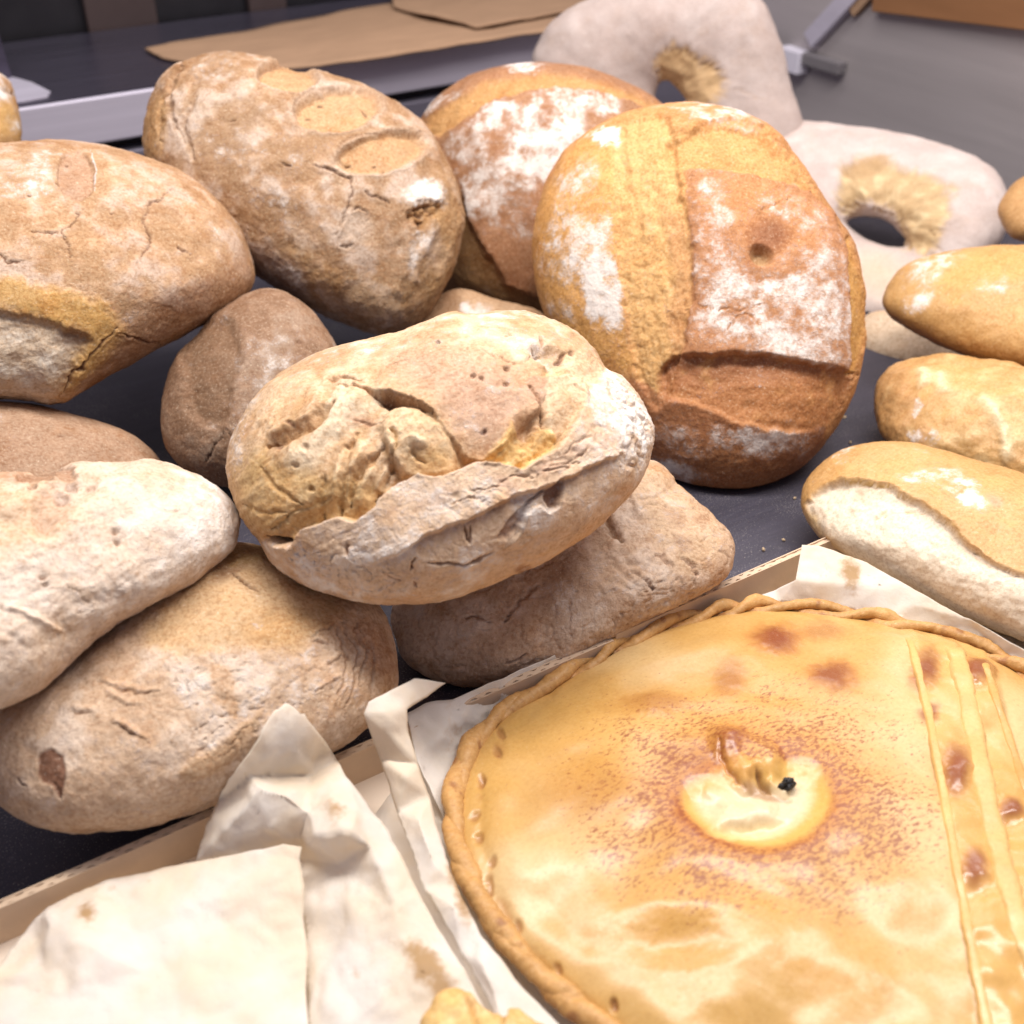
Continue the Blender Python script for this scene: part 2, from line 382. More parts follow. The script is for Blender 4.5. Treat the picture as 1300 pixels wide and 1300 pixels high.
# ------------------------------------------------------------------ the loaves
def film(c, lo, hi, a):
    """thin broken film of baked-on flour over a browner crust"""
    q = c.n(24, 2, 40)+.9*c.n(75, 4, 41); c.mix(sst(.25, -.35, q), lo, a); c.mix(sst(.0, .55, q), hi, a); c.H += .0004*sst(-.1, .3, q)
def paint_A(c):
    c.mix(c.poly([(-60, 120), (10, 130), (30, 180), (10, 225), (-60, 230)], 8, 8), GOLD, .8)
    c.crack([(-5, 108), (12, 118), (24, 126)], 3, .003); c.fl += .5*c.ell(8, 110, 25, 20) + .3*c.ell(18, 150, 12, 18)
    c.mix(c.ell(5, 190, 22, 18, 0, .6), BROWN, .7)
loaf('bread_loaf', 'orange brown loaf end poking in above the rounded tan loaf by the steel ledge',
     [(-230, 150), (-160, 90), (-70, 76), (0, 92), (20, 122), (27, 170), (16, 212), (-20, 245), (-120, 262), (-210, 225)], 1.13, paint_A, N=90, base=(.50, .29, .14))

def paint_B(c):
    c.col *= np.array([1.08, 1.06, 1.04])
    c.mix(.5+.5*c.n(18, 3, 1), PALE, .30); film(c, (.42, .225, .085), (.68, .53, .41), .55)
    # broken end with crumb, golden ridge round it
    face = c.poly([(-80, 380), (0, 398), (60, 410), (108, 428), (104, 450), (78, 512), (40, 520), (-80, 500)], 5, 5)
    c.H -= .0045*face*sst(0, 60, 512-c.py+.2*c.px); c.mix(face, (.72, .56, .38), .95)
    c.mix(face*sst(-.1, .5, c.n(60, 3, 2)), (.84, .73, .57), .8); c.mix(face*sst(.2, .6, -c.n(45, 3, 12)), (.50, .33, .18), .6); c.H += face*.0016*c.n(80, 3, 3); c.fl -= .25*face
    gold = c.poly([(0, 350), (60, 368), (110, 378), (150, 408), (150, 440), (95, 490), (76, 508), (95, 455), (104, 430), (60, 408), (0, 392)], 9, 9)
    c.mix(gold, (.62, .35, .095), .85); c.fl -= .4*gold; c.H += .002*gold
    c.mix(c.ell(95, 428, 18, 14, 20, .7), BROWN, .7)
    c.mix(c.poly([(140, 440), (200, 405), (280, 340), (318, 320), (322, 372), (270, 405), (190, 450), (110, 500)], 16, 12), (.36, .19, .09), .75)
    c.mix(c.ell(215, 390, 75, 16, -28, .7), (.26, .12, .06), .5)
    for q in ([(108, 262), (95, 280), (80, 295), (86, 312), (90, 328)], [(218, 240), (205, 255), (188, 260), (184, 275), (190, 300), (184, 320), (176, 335)], [(80, 295), (60, 297), (40, 292)], [(150, 415), (125, 440), (95, 470), (78, 505)], [(150, 425), (180, 432), (205, 436)], [(0, 320), (12, 335), (30, 330)], [(225, 315), (240, 325)]):
        c.crack(q, 2.6, .0022, (.16, .065, .03), 5, .95)
    m = c.ell(96, 222, 24, 31, -8, .10, 3); c.H = c.H*(1-.6*m)-.0036*m; c.mix(m, (.50, .30, .18), .75); c.crack([(115, 190), (122, 215), (120, 240)], 2, -.0012, WHITE, 2, .8)
    c.fl += .35*c.ell(30, 230, 50, 26, -15, .7) + .22*c.ell(290, 290, 50, 25, 50, .8) + .1*c.ell(120, 200, 140, 22, 8, .8)
    c.col *= np.array((.84, .86, .93))
    for x, y in ((70, 232), (95, 270), (140, 270), (34, 248), (82, 205)): c.crack([(x, y), (x+5, y+1)], 2.2, .002, DKB, 0)
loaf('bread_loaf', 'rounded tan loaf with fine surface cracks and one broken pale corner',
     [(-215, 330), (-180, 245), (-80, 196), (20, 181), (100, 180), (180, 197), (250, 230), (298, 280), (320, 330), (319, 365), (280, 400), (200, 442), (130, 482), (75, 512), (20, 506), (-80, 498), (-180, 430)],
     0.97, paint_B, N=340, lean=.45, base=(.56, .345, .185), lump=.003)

def paint_C(c):
    c.mix(sst(-.3, .6, c.n(16, 3, 1)), PALE, .35); c.mix(sst(.05, .6, c.n(22, 3, 4)), (.40, .22, .105), .55); film(c, (.36, .195, .08), (.68, .54, .42), .60)
    c.H += .0012*c.n(70, 3, 5)
    for (x, y, rx, ry, a) in ((365, 96, 38, 20, 8), (428, 138, 54, 26, -8), (486, 192, 56, 25, -12)):
        m = c.ell(x, y, rx, ry, a, .14, 3); c.H = c.H*(1-.8*m)-.0052*m; c.mix(m, (.60, .36, .17), .92); c.fl *= 1-.9*m; c.H -= .002*m; c.crack([(x+rx*1.02*math.cos(q), y+ry*1.02*math.sin(q)) for q in np.radians(np.arange(150, 290, 14)+a)], 3.2, .002, (.36, .19, .09), 2, .7)  # dark arc paints shade on the dent's upper-left edge
        r = c.ell(x, y, rx*1.18, ry*1.2, a, .12, 4)-m; c.H += .001*np.maximum(r, 0); c.mix(np.maximum(r, 0), PALE, .4)
    for q in ([(388, 208), (420, 216), (445, 225), (446, 240), (440, 262), (435, 278), (424, 300)], [(444, 268), (455, 262), (464, 270), (464, 280)], [(465, 243), (480, 250), (498, 258)], [(430, 315), (442, 312), (450, 308)], [(458, 128), (470, 138)], [(355, 205), (372, 210)]):
        c.crack(q, 2.8, .003, (.14, .06, .03), 5, .95)
    c.flap([(424, 300), (440, 275), (444, 266), (464, 270)], .003, 16, 1)
    c.mix(c.ell(448, 290, 20, 22, 0, .6), (.68, .52, .38), .7)
    m = c.ell(540, 250, 28, 20, 0, .5, 8); c.fl += .9*m; c.fl += .6*c.ell(527, 318, 9, 32, 12, .6)+.35*c.ell(545, 300, 6, 30, 10, .6)
    h = c.ell(540, 272, 22, 14, -15, .35, 8); c.H -= .006*h*(1+.8*c.kx); c.mix(h, (.42, .22, .08), .9); c.mix(h*sst(.0, .3, c.kx), DKB, .8); c.fl *= 1-h
    c.crack([(520, 268), (540, 262), (556, 258)], 3, .004, DKB)
    # golden pleats on the nose, darker floury belly
    side = c.poly([(360, 330), (420, 375), (480, 400), (560, 380), (600, 300), (560, 200), (545, 330), (500, 370), (430, 350), (380, 310)], 22, 14)
    c.mix(side, (.50, .29, .115), .7)
    for q in ([(560, 220), (548, 290), (525, 350), (510, 385)], [(585, 260), (570, 330), (545, 385)], [(520, 300), (512, 345), (500, 380)]): c.ridge(q, .0028, 7); 
    c.mix(c.poly([(320, 310), (360, 330), (395, 365), (370, 380), (330, 355)], 10, 8), (.27, .17, .13), .7); c.fl += .35*c.ell(360, 345, 45, 16, 35, .7)
    # pleated heel at the far end
    for q in ([(235, 75), (215, 110), (218, 150), (235, 180)], [(215, 115), (200, 140), (205, 180)], [(250, 120), (232, 160), (246, 205)], [(285, 75), (255, 95), (240, 110)]): c.crack(q, 5, .0035, (.40, .24, .13), 5, .5)
    c.mix(c.poly([(180, 150), (205, 118), (212, 150), (205, 195), (185, 195)], 5, 5), (.55, .32, .13), .8)
    c.fl += .30*c.ell(275, 85, 55, 16, -12, .7)+.28*c.ell(370, 270, 50, 26, 20, .8)+.2*c.ell(300, 180, 90, 60, 0, .9)
    c.col *= np.array((.84, .86, .92)); c.fl *= .9
    for x, y in ((404, 128), (388, 145), (292, 154), (440, 208), (486, 216), (475, 208)): c.crack([(x, y), (x+7, y-1)], 2.4, .002, DKB, 0)
loaf('bread_loaf', 'big tan loaf with three smooth oval dents and a split crust beside the steel ledge',
     [(183, 165), (192, 122), (215, 88), (280, 67), (340, 74), (400, 88), (470, 112), (530, 150), (568, 205), (587, 270), (577, 335), (550, 388), (520, 416), (480, 424), (420, 402), (370, 376), (320, 345), (260, 300), (205, 245), (185, 200)],
     1.11, paint_C, N=320, lean=.35, base=(.50, .305, .165), lump=.004)

def paint_D(c):
    c.mix(sst(-.2, .5, c.n(20, 3, 1)), (.42, .19, .09), .6)
    slash = c.poly([(540, 150), (575, 125), (640, 97), (720, 95), (800, 115), (845, 140), (760, 118), (690, 112), (630, 128), (580, 160), (545, 172)], 4, 5)
    c.H -= .004*slash; c.mix(slash, (.60, .33, .12), .9); c.H += .0012*slash*c.rg(120, 2, 4)
    c.flap([(545, 172), (580, 160), (630, 128), (690, 112), (760, 118), (840, 142)], .004, 40, 1, 3)
    side = c.poly([(575, 240), (600, 290), (640, 360), (700, 390), (700, 460), (560, 440), (548, 320)], 6, 6); c.H -= .005*side; c.mix(side, (.45, .255, .105), .9)
    c.flap([(575, 240), (605, 300), (645, 360), (690, 385)], .004, 40, -1, 3)
    c.col *= .88
    for (x, y, rx, ry, a, v) in ((628, 150, 26, 14, -25, .9), (700, 150, 44, 34, -30, .85), (672, 215, 32, 26, 0, 1), (606, 245, 24, 28, 20, 1), (765, 132, 22, 12, 0, .8), (725, 180, 50, 30, 0, .6), (580, 185, 24, 18, 0, .45), (650, 190, 60, 40, 0, .35), (640, 270, 40, 30, 0, .3), (560, 130, 30, 8, -30, .6), (665, 84, 30, 6, 0, .7)):
        c.fl += .8*v*c.ell(x, y, rx, ry, a, .55, 11)*(1-slash)*(1-side)
    c.fl = np.minimum(c.fl, .72)
loaf('round_loaf', 'round brown loaf with thick flour spots and a curved slash behind the square-scored loaf',
     [(533, 160), (565, 116), (620, 90), (690, 80), (760, 92), (835, 128), (880, 190), (890, 270), (860, 350), (800, 410), (700, 430), (620, 420), (560, 380), (535, 300), (526, 220)],
     1.27, paint_D, N=210, lean=.15, base=(.43, .215, .105), cat='bread', p=2.6)

def paint_E(c):
    c.mix(sst(-.3, .5, c.n(16, 3, 1)), (.56, .31, .10), .5)
    left = c.poly([(690, 240), (730, 185), (785, 160), (782, 250), (786, 330), (795, 420), (800, 470), (740, 440), (690, 390), (670, 310)], 6, 4)
    c.mix(left, (.66, .37, .115), .75)
    lg = c.poly([(782, 165), (848, 150), (862, 230), (876, 300), (880, 360), (872, 420), (858, 470), (836, 520), (812, 480), (800, 420), (787, 330), (783, 250)], 4, 5)
    c.H -= .0035*lg; c.mix(lg, (.62, .385, .155), .95); c.H += lg*(.0012*c.n(90, 3, 6)-.0010*c.rg(70, 2, 7)+.0016*c.an(84, 60, 11, 3)); c.mix(lg*sst(.25, .8, c.n(70, 3, 9)), (.74, .52, .26), .7); c.mix(lg*c.poly([(840, 250), (875, 300), (880, 380), (862, 460), (845, 420), (855, 340)], 8, 8), (.50, .27, .115), .7)
    tg = c.poly([(850, 178), (890, 162), (935, 160), (985, 180), (1020, 215), (1035, 245), (990, 228), (930, 215), (880, 216), (850, 205)], 4, 4)
    c.H -= .0045*tg; c.mix(tg, (.56, .325, .12), .9); c.H += tg*.0015*c.n(90, 3, 8)
    c.flap([(835, 182), (862, 178), (890, 158), (930, 152), (970, 165), (1010, 195)], .004, 26, -1, 2.5)
    bg = c.poly([(852, 455), (900, 450), (960, 450), (1020, 458), (1078, 472), (1085, 480), (1062, 525), (1040, 545), (1000, 548), (940, 535), (880, 512), (835, 500)], 3, 4)
    c.H -= .0056*bg*sst(560, 450, c.py); c.mix(bg, (.46, .21, .08), .95); c.mix(bg*sst(505, 455, c.py), (.27, .115, .055), .75); c.H += bg*(.0010*c.n(80, 3, 10)+.0007*c.an(8, 70, 11, 3)); c.mix(bg*sst(.1, .7, c.n(60, 3, 11)), (.56, .30, .11), .7); c.gl += .5*bg  # upper part of the slash darkened: painted shadow of the square's edge
    rg_ = c.poly([(1075, 300), (1088, 330), (1100, 390), (1096, 440), (1082, 478), (1078, 420), (1080, 360)], 3, 2); c.H -= .004*rg_; c.mix(rg_, (.62, .36, .11), .95)
    sq = c.poly([(870, 215), (905, 216), (960, 222), (1020, 240), (1055, 270), (1075, 320), (1078, 400), (1076, 474), (1020, 460), (960, 450), (900, 450), (862, 452), (876, 400), (880, 340), (874, 280)], 3, 4, False)
    dl, _, _ = c.seg([(868, 215), (874, 280), (880, 340), (876, 400), (862, 452)], 4); c.H += .0030*sq*sst(-2, 14, dl)+.0008*sq*sst(400, 450, c.py); c.mix(sq, (.43, .205, .095), .85)
    c.mix(sq*c.poly([(880, 250), (960, 230), (1040, 270), (1000, 330), (930, 300)], 25, 14), (.52, .25, .095), .8)
    for (x, y, rx, ry, a, v) in ((960, 400, 90, 48, 0, .50), (1040, 400, 38, 75, 0, .62), (905, 340, 30, 50, 0, .42), (900, 260, 32, 30, 20, .34), (1010, 270, 38, 26, 30, .30), (975, 380, 50, 26, 0, .3), (990, 430, 80, 22, 5, .25), (965, 300, 90, 60, 0, .12), (935, 395, 30, 24, 0, .15)):
        c.fl += .78*v*sq*c.ell(x, y, rx, ry, a, .8, 14)
    c.fl = np.minimum(c.fl, .62)
    c.mix(sq*c.ell(975, 300, 26, 22, 0, .6), (.28, .12, .06), .8); c.fl -= .5*sq*c.ell(978, 298, 26, 20, 0, .6)
    h = c.ell(966, 326, 13, 10, 30, .5, 1); c.H -= .010*h; c.mix(h, (.45, .30, .15), .8)
    for q in ([(870, 394), (900, 392), (925, 394), (938, 396), (950, 390), (965, 386)], [(938, 396), (930, 410), (922, 420)], [(938, 396), (955, 402), (970, 415)], [(938, 396), (935, 385), (930, 375)], [(960, 270), (985, 262), (1005, 252)], [(880, 335), (900, 332)]): c.crack(q, 1.7, .0016, (.40, .20, .09))
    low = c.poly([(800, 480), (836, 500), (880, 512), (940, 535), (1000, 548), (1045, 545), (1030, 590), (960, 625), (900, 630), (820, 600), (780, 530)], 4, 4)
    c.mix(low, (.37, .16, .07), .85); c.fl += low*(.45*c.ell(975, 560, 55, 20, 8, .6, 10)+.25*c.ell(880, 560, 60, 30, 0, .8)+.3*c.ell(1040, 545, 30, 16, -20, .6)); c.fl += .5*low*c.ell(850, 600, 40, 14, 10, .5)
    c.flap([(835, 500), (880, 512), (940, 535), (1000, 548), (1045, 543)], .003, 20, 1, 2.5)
    c.mix(low*c.ell(930, 600, 70, 30, 0, .6), (.30, .14, .055), .6)  # bottom below the slash tinted darker, shade put into the crust colour
    for (x, y, rx, ry, a, v) in ((768, 375, 26, 40, -8, .85), (735, 280, 40, 60, 0, .28), (775, 172, 24, 14, 0, .7), (720, 330, 40, 40, 0, .3), (705, 395, 20, 20, 0, .35), (770, 310, 16, 40, 0, .35), (735, 220, 30, 24, 0, .2), (910, 148, 60, 12, 8, .4)): c.fl += v*(left if x < 781 else 1-tg)*c.ell(x, y, rx, ry, a, .5, 10)
    c.gl += .45*left; c.col *= np.array((1.0, .95, .92))
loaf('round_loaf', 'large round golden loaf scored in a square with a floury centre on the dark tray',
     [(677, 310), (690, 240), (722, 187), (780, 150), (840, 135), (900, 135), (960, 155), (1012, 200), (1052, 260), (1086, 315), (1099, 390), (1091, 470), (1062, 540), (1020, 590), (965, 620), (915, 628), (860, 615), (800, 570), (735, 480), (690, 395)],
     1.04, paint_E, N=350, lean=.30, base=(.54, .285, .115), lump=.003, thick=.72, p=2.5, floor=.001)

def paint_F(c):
    c.mix(sst(-.2, .5, c.n(14, 3, 1)), (.30, .175, .10), .7); film(c, (.24, .13, .07), (.40, .29, .21), .5); c.col *= .85  # dull brown crust, darkened further to carry the shade of the pile
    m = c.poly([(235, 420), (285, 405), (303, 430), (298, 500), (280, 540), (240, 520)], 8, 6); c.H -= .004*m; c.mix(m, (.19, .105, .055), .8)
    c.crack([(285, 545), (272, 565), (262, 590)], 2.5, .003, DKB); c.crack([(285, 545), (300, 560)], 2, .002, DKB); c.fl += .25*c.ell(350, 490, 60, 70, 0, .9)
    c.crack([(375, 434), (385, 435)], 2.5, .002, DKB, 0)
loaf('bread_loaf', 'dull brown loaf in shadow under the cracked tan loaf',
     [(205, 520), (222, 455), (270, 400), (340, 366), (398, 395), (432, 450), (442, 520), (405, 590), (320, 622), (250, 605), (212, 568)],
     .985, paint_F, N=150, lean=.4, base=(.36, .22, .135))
loaf('bread_loaf', 'flat dull brown loaf mostly hidden behind the pale floury loaf',
     [(-250, 620), (-200, 555), (-90, 517), (20, 511), (100, 528), (168, 553), (206, 592), (190, 640), (100, 685), (-60, 705), (-200, 690)],
     .90, lambda c: (c.mix(sst(-.2, .5, c.n(16)), (.34, .20, .12), .6), c.crack([(75, 553), (79, 555)], 3, .003, DKB, 0)), N=120, lean=.5, base=(.42, .27, .175))
loaf('bread_loaf', 'small pale brown loaf wedged at the foot of the flour spotted round loaf',
     [(525, 425), (548, 382), (585, 366), (635, 382), (690, 400), (670, 440), (590, 450)], 1.14,
     lambda c: (c.mix(c.ell(560, 385, 26, 20), BROWN, .5), c.__setattr__('fl', c.fl+.7*c.ell(605, 392, 22, 10, 10))), N=80, base=(.52, .34, .20))

# --- the crusty front loaf
G_OUT = [(288, 600), (292, 568), (308, 530), (340, 490), (380, 462), (430, 441), (480, 428), (512, 423), (545, 409), (572, 398), (605, 399), (640, 395), (682, 400), (725, 418), (752, 440), (770, 468), (790, 478), (813, 505), (828, 545), (826, 572), (810, 610), (780, 645), (740, 680), (700, 705), (640, 735), (580, 757), (530, 766), (470, 764), (420, 752), (380, 735), (350, 712), (332, 685), (316, 668), (298, 636)]
SEAM = [(335, 684), (352, 690), (372, 684), (390, 668), (406, 663), (428, 655), (450, 660), (474, 642), (486, 628), (506, 612), (530, 602), (552, 606), (575, 600), (597, 588), (631, 588), (661, 598), (672, 591), (702, 571), (723, 546), (739, 518), (747, 495)]
def paint_G(c):
    warm = (.62, .43, .245)
    c.col[:] = np.array((.62, .425, .255)); c.col *= (1+.16*c.n(40, 3, 1))[:, None]
    q_ = c.n(28, 2, 50)+.9*c.n(85, 4, 51); c.mix(sst(.2, -.4, q_), (.49, .295, .15), .6); c.mix(sst(.0, .5, q_), (.68, .51, .35), .5)
    lip = c.poly(SEAM+[(770, 468), (800, 470), (850, 545), (840, 600), (740, 700), (580, 780), (450, 780), (340, 730), (320, 690)], 4, 3, False)
    up_ = (1-lip)*c.fr
    d, sd, arc = c.seg(SEAM, 3)
    tp = np.clip(np.sin(np.pi*np.clip(arc, 0, 1))*3, 0, 1)
    # valley behind the lip, lip rolled up over it
    val = np.exp(-(d/26)**2)*up_; c.H -= .0095*val*tp; c.H += .0045*lip*np.exp(-d/60)*tp
    c.mix(np.exp(-(d/10)**2)*up_*tp, (.50, .29, .10), .8)  # brown along the seam puts the valley's shade into the colour
    lft = c.poly([(300, 560), (360, 500), (450, 480), (510, 520), (520, 600), (440, 655), (360, 680), (300, 640)], 20, 8); pl_ = c.an(-62, 95, 13, 1); c.H += lft*up_*(.0005*c.n(38, 2, 60)+.0014*pl_); c.mix(lft*up_*sst(-.05, -.5, pl_), (.46, .28, .13), .6); c.mix(lft*up_*sst(.1, .5, pl_), (.80, .66, .48), .5)
    c.H += up_*(.0004*c.n(55, 3, 62)+.0006*c.an(-25, 80, 10, 2))
    # lobes of the torn upper crust
    LE = [(455, 492), (470, 497), (490, 507), (520, 516), (552, 535), (575, 560), (592, 580), (614, 584), (640, 567), (662, 543), (684, 522), (690, 500), (686, 480)]
    dl, sl, al = c.seg(LE, 4); over = sst(-3, 3, -dl*sl)*np.exp(-np.maximum(-dl*sl, 0)/55)*np.clip(np.sin(np.pi*np.clip(al, 0, 1))*2.5, 0, 1)*up_*(c.py < 600)
    c.H += .0058*over; lobe = c.poly([(500, 455), (560, 440), (620, 452), (670, 485), (684, 515), (650, 545), (620, 575), (590, 560), (556, 525), (520, 505)], 26, 6)
    c.mix(lobe, (.47, .305, .21), .7); c.mix(c.ell(612, 520, 44, 34, 20, .7), (.43, .255, .165), .65); c.fl += .10*lobe; c.mix(np.exp(-((dl*sl-3)/7)**2)*up_*(al > .1)*(al < .75), (.44, .26, .11), .6)  # last mix paints the lobe edge's shadow as a brown line
    lob2 = c.poly([(486, 535), (512, 522), (548, 535), (572, 560), (580, 596), (545, 603), (512, 600), (494, 580)], 6, 4)
    c.H += .0065*lob2; c.mix(lob2, (.68, .49, .29), .7); c.mix(c.ell(548, 585, 26, 14, 0, .6), (.62, .38, .15), .7); c.H += lob2*.0014*c.n(60, 3, 64); m = c.ell(530, 563, 8, 5, 20, .6, 5); c.H += .003*m; c.mix(m, (.80, .66, .46), .8); c.crack([(494, 545), (505, 560), (500, 580)], 4, .004, (.50, .30, .12)); c.crack([(520, 570), (528, 582), (540, 588)], 4, .003, (.52, .32, .14))
    lob3 = c.poly([(694, 478), (725, 478), (747, 496), (738, 520), (722, 545), (704, 556), (690, 535), (688, 500)], 5, 3); c.H += .0045*lob3; c.mix(lob3, (.68, .51, .335), .7)
    crumb = c.poly([(612, 588), (634, 562), (648, 540), (662, 556), (688, 545), (708, 560), (690, 580), (663, 598), (634, 589)], 5, 6)
    c.mix(crumb, (.70, .455, .175), .95); c.H += crumb*(.004+.0045*c.n(120, 3, 3)); c.mix(crumb*sst(.1, .5, c.n(150, 2, 5)), (.82, .64, .34), .8)
    c.mix(c.ell(668, 548, 22, 22, 0, .5)*up_, (.40, .20, .075), .6); c.H -= .006*c.ell(664, 548, 14, 18, 20, .6)
    c.crack([(668, 487), (680, 505), (684, 530), (688, 545)], 4, .006, (.36, .17, .08)); c.mix(c.poly([(668, 485), (690, 476), (692, 500), (682, 520)], 3, 4), (.42, .25, .16), .8)
    # crater on top
    h = c.ell(698, 449, 24, 10, 15, .4, 4); c.H -= .006*h; c.mix(h, (.50, .32, .18), .7); c.crack([(676, 438), (682, 443), (690, 442)], 4, .006, DKB); c.crack([(686, 426), (692, 436)], 3, .003, (.35, .2, .12))
    h = c.ell(704, 470, 14, 10, 0, .5, 4); c.H -= .004*h; c.mix(h, (.62, .42, .2), .6)
    for (x, y, r) in ((643, 467, 4), (642, 489, 3.5), (600, 480, 3.5), (610, 482, 3.5), (614, 552, 3.5), (600, 634, 2.6), (716, 448, 4), (728, 448, 4), (368, 539, 4.5), (357, 569, 3.2), (388, 571, 4.5), (376, 590, 4), (393, 622, 4.5), (440, 566, 3), (555, 437, 3)):
        m = c.ell(x, y, r*1.0, r*.75, 0, .5, 5); c.H -= .0022*m; c.mix(m, (.20, .09, .05), .85)
    for q in ([(628, 452), (640, 454), (650, 462), (664, 460), (672, 450)], [(610, 446), (630, 456)], [(490, 468), (505, 462), (520, 460)], [(640, 430), (650, 425)], [(740, 500), (725, 494)]): c.crack(q, 2.2, .0018, (.38, .23, .14))
    # left side: hollow groove, pleats and torn pit
    g = c.crack([(340, 568), (360, 558), (378, 548), (398, 543), (414, 528), (425, 512)], 11, .0075, (.42, .245, .11), 3, .85); c.mix(c.ell(352, 564, 10, 5, -20, .5), DKB, .6)
    c.flap([(343, 560), (362, 546), (395, 530), (424, 508)], .0035, 26, -1, 3)
    c.ridge([(350, 590), (385, 572), (420, 540), (450, 508), (480, 500)], .0045, 14)
    c.mix(c.poly([(360, 580), (400, 555), (430, 515), (480, 498), (480, 515), (440, 545), (410, 580), (375, 605)], 8, 6), (.76, .62, .44), .8)
    c.crack([(415, 484), (440, 481), (462, 484)], 3, .003, (.42, .24, .13)); c.crack([(432, 492), (450, 490), (470, 497), (486, 506), (500, 511), (520, 516), (540, 528), (552, 534)], 3.2, .005, (.38, .21, .11))
    c.flap([(470, 497), (488, 506), (505, 510), (540, 526), (560, 540)], .004, 30, -1, 2.5)
    c.mix(c.poly([(484, 508), (500, 508), (516, 520), (500, 518)], 2, 2), DKB, .85); c.H -= .005*c.ell(498, 514, 14, 5, 15, .5, 2)
    m = c.ell(460, 534, 20, 7, 0, .6, 6); c.mix(m, (.36, .20, .12), .75); c.crack([(447, 532), (460, 536), (478, 538)], 3, .002, (.30, .16, .09))
    for q, w, dp in (([(452, 548), (442, 570), (438, 600), (432, 625), (424, 652)], 5, .0055), ([(484, 572), (470, 585), (452, 608), (440, 640)], 4.5, .005), ([(500, 580), (490, 605), (472, 632)], 4, .005), ([(468, 578), (455, 596), (446, 612)], 3.5, .003), ([(486, 560), (494, 584), (505, 600)], 4, .004), ([(415, 600), (405, 630), (400, 660)], 4, .0025), ([(380, 640), (350, 620), (330, 590)], 3, .0018), ([(360, 650), (330, 650), (310, 640)], 3, .0014), ([(365, 652), (390, 640), (420, 630)], 3, .0016), ([(362, 655), (345, 670)], 3, .002)):
        c.crack(q, w*1.6, dp*1.1, (.44, .25, .105), 4, .75)
    for q in ([(445, 560), (432, 600), (420, 640)], [(476, 590), (462, 612), (450, 640)], [(493, 590), (478, 622)], [(462, 555), (452, 585), (440, 600)]): c.mix(c.ridge(q, .0034, 6), (.78, .61, .40), .7)
    m = c.poly([(296, 590), (330, 575), (400, 600), (470, 610), (480, 640), (430, 660), (370, 680), (320, 670), (298, 630)], 16, 8); c.mix(m*up_, (.55, .355, .145), .75)
    c.fl += .45*c.ell(300, 560, 16, 70, 14, .8)+.25*c.ell(440, 450, 140, 20, -18, .9)+.30*c.ell(660, 425, 90, 30, 8, .8)  # flour tone along the upper outline also paints its light rim
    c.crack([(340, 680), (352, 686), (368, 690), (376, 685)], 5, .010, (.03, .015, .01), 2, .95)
    # floury lower lip with its own overlapping seam
    c.mix(lip, (.68, .495, .345), .6); st_ = c.an(-27, 85, 8, 5, 3); c.H += lip*(.0008*c.n(40, 3, 66)+.0006*st_*sst(-.3, .4, c.n(20, 2, 68))-.0003*sst(.6, .95, c.rg(120, 2, 69))); c.mix(lip*sst(.1, .6, -st_)*sst(-.3, .4, c.n(20, 2, 68)), (.54, .37, .26), .45); c.mix(lip*sst(.62, .95, c.rg(110, 2, 67)), (.50, .34, .23), .25); c.fl += lip*(.28+.15*c.n(30, 3, 8))
    s2 = [(470, 716), (500, 705), (550, 675), (596, 659), (642, 636), (679, 622), (711, 611), (746, 592), (778, 583), (800, 560)]
    m, und = c.flap(s2, .0058, 34, -1, 2.2, 4); c.mix(und*lip, (.40, .25, .165), .65)  # brown band below the overhang is its shadow painted in
    c.H += lip*c.poly([(550, 640), (640, 610), (700, 585), (750, 540), (770, 560), (700, 612), (600, 655)], 10, 8)*(-.0022*c.rg(75, 2, 21))
    streak = lip*c.poly([(520, 640), (620, 605), (690, 590), (745, 535), (800, 520), (790, 575), (700, 610), (600, 650)], 14, 10)
    c.mix(streak*sst(.2, .75, c.rg(38, 2, 23)), (.52, .345, .25), .6)
    for q in ([(680, 604), (705, 600), (735, 588)], [(690, 596), (716, 590), (740, 575)], [(590, 626), (640, 616), (672, 608)], [(560, 645), (610, 634)], [(700, 580), (725, 566), (750, 556)]): c.crack(q, 2.2, .0022, (.45, .28, .2), 8, .7)
    tear = c.poly([(700, 616), (713, 613), (707, 636), (697, 645), (690, 630)], 2, 4); c.H -= .005*tear; c.mix(tear, (.27, .13, .075), .9)
    tear2 = c.poly([(652, 650), (676, 630), (694, 620), (668, 642), (658, 662), (640, 682), (632, 678)], 2, 4); c.H -= .004*tear2; c.mix(tear2, (.40, .23, .145), .85)
    c.flap([(636, 694), (655, 674), (664, 652), (682, 640), (694, 650), (705, 640), (713, 616)], .003, 30, 1, 2, 4)
    for q, w, dp in (([(590, 668), (594, 680), (597, 690)], 3.5, .004), ([(598, 668), (598, 690)], 2.5, .003), ([(529, 708), (523, 714), (520, 722)], 2.5, .003), ([(544, 714), (565, 716), (590, 717), (608, 710), (625, 700)], 3, .0035), ([(440, 690), (444, 704)], 4, .002), ([(530, 744), (525, 736)], 2, .002), ([(660, 735), (676, 722), (690, 714)], 3, .003), ([(490, 730), (510, 735)], 2, .001)):
        c.crack(q, w, dp, (.33, .18, .11), 4, .8)
    c.mix(c.ell(662, 724, 10, 6, 0, .5), (.30, .14, .07), .85)
    wr = lip*c.poly([(770, 480), (800, 490), (830, 540), (815, 590), (780, 590), (790, 540)], 8, 6); c.H -= .0032*wr*c.rg(95, 2, 31); c.mix(wr*sst(.5, .9, c.rg(95, 2, 31)), (.44, .34, .28), .6)
    ck = lip*c.poly([(380, 690), (460, 700), (520, 735), (500, 765), (420, 750), (370, 720)], 14, 8); c.H -= .0012*ck*sst(.6, 1, c.rg(130, 2, 33)); c.fl += .12*ck
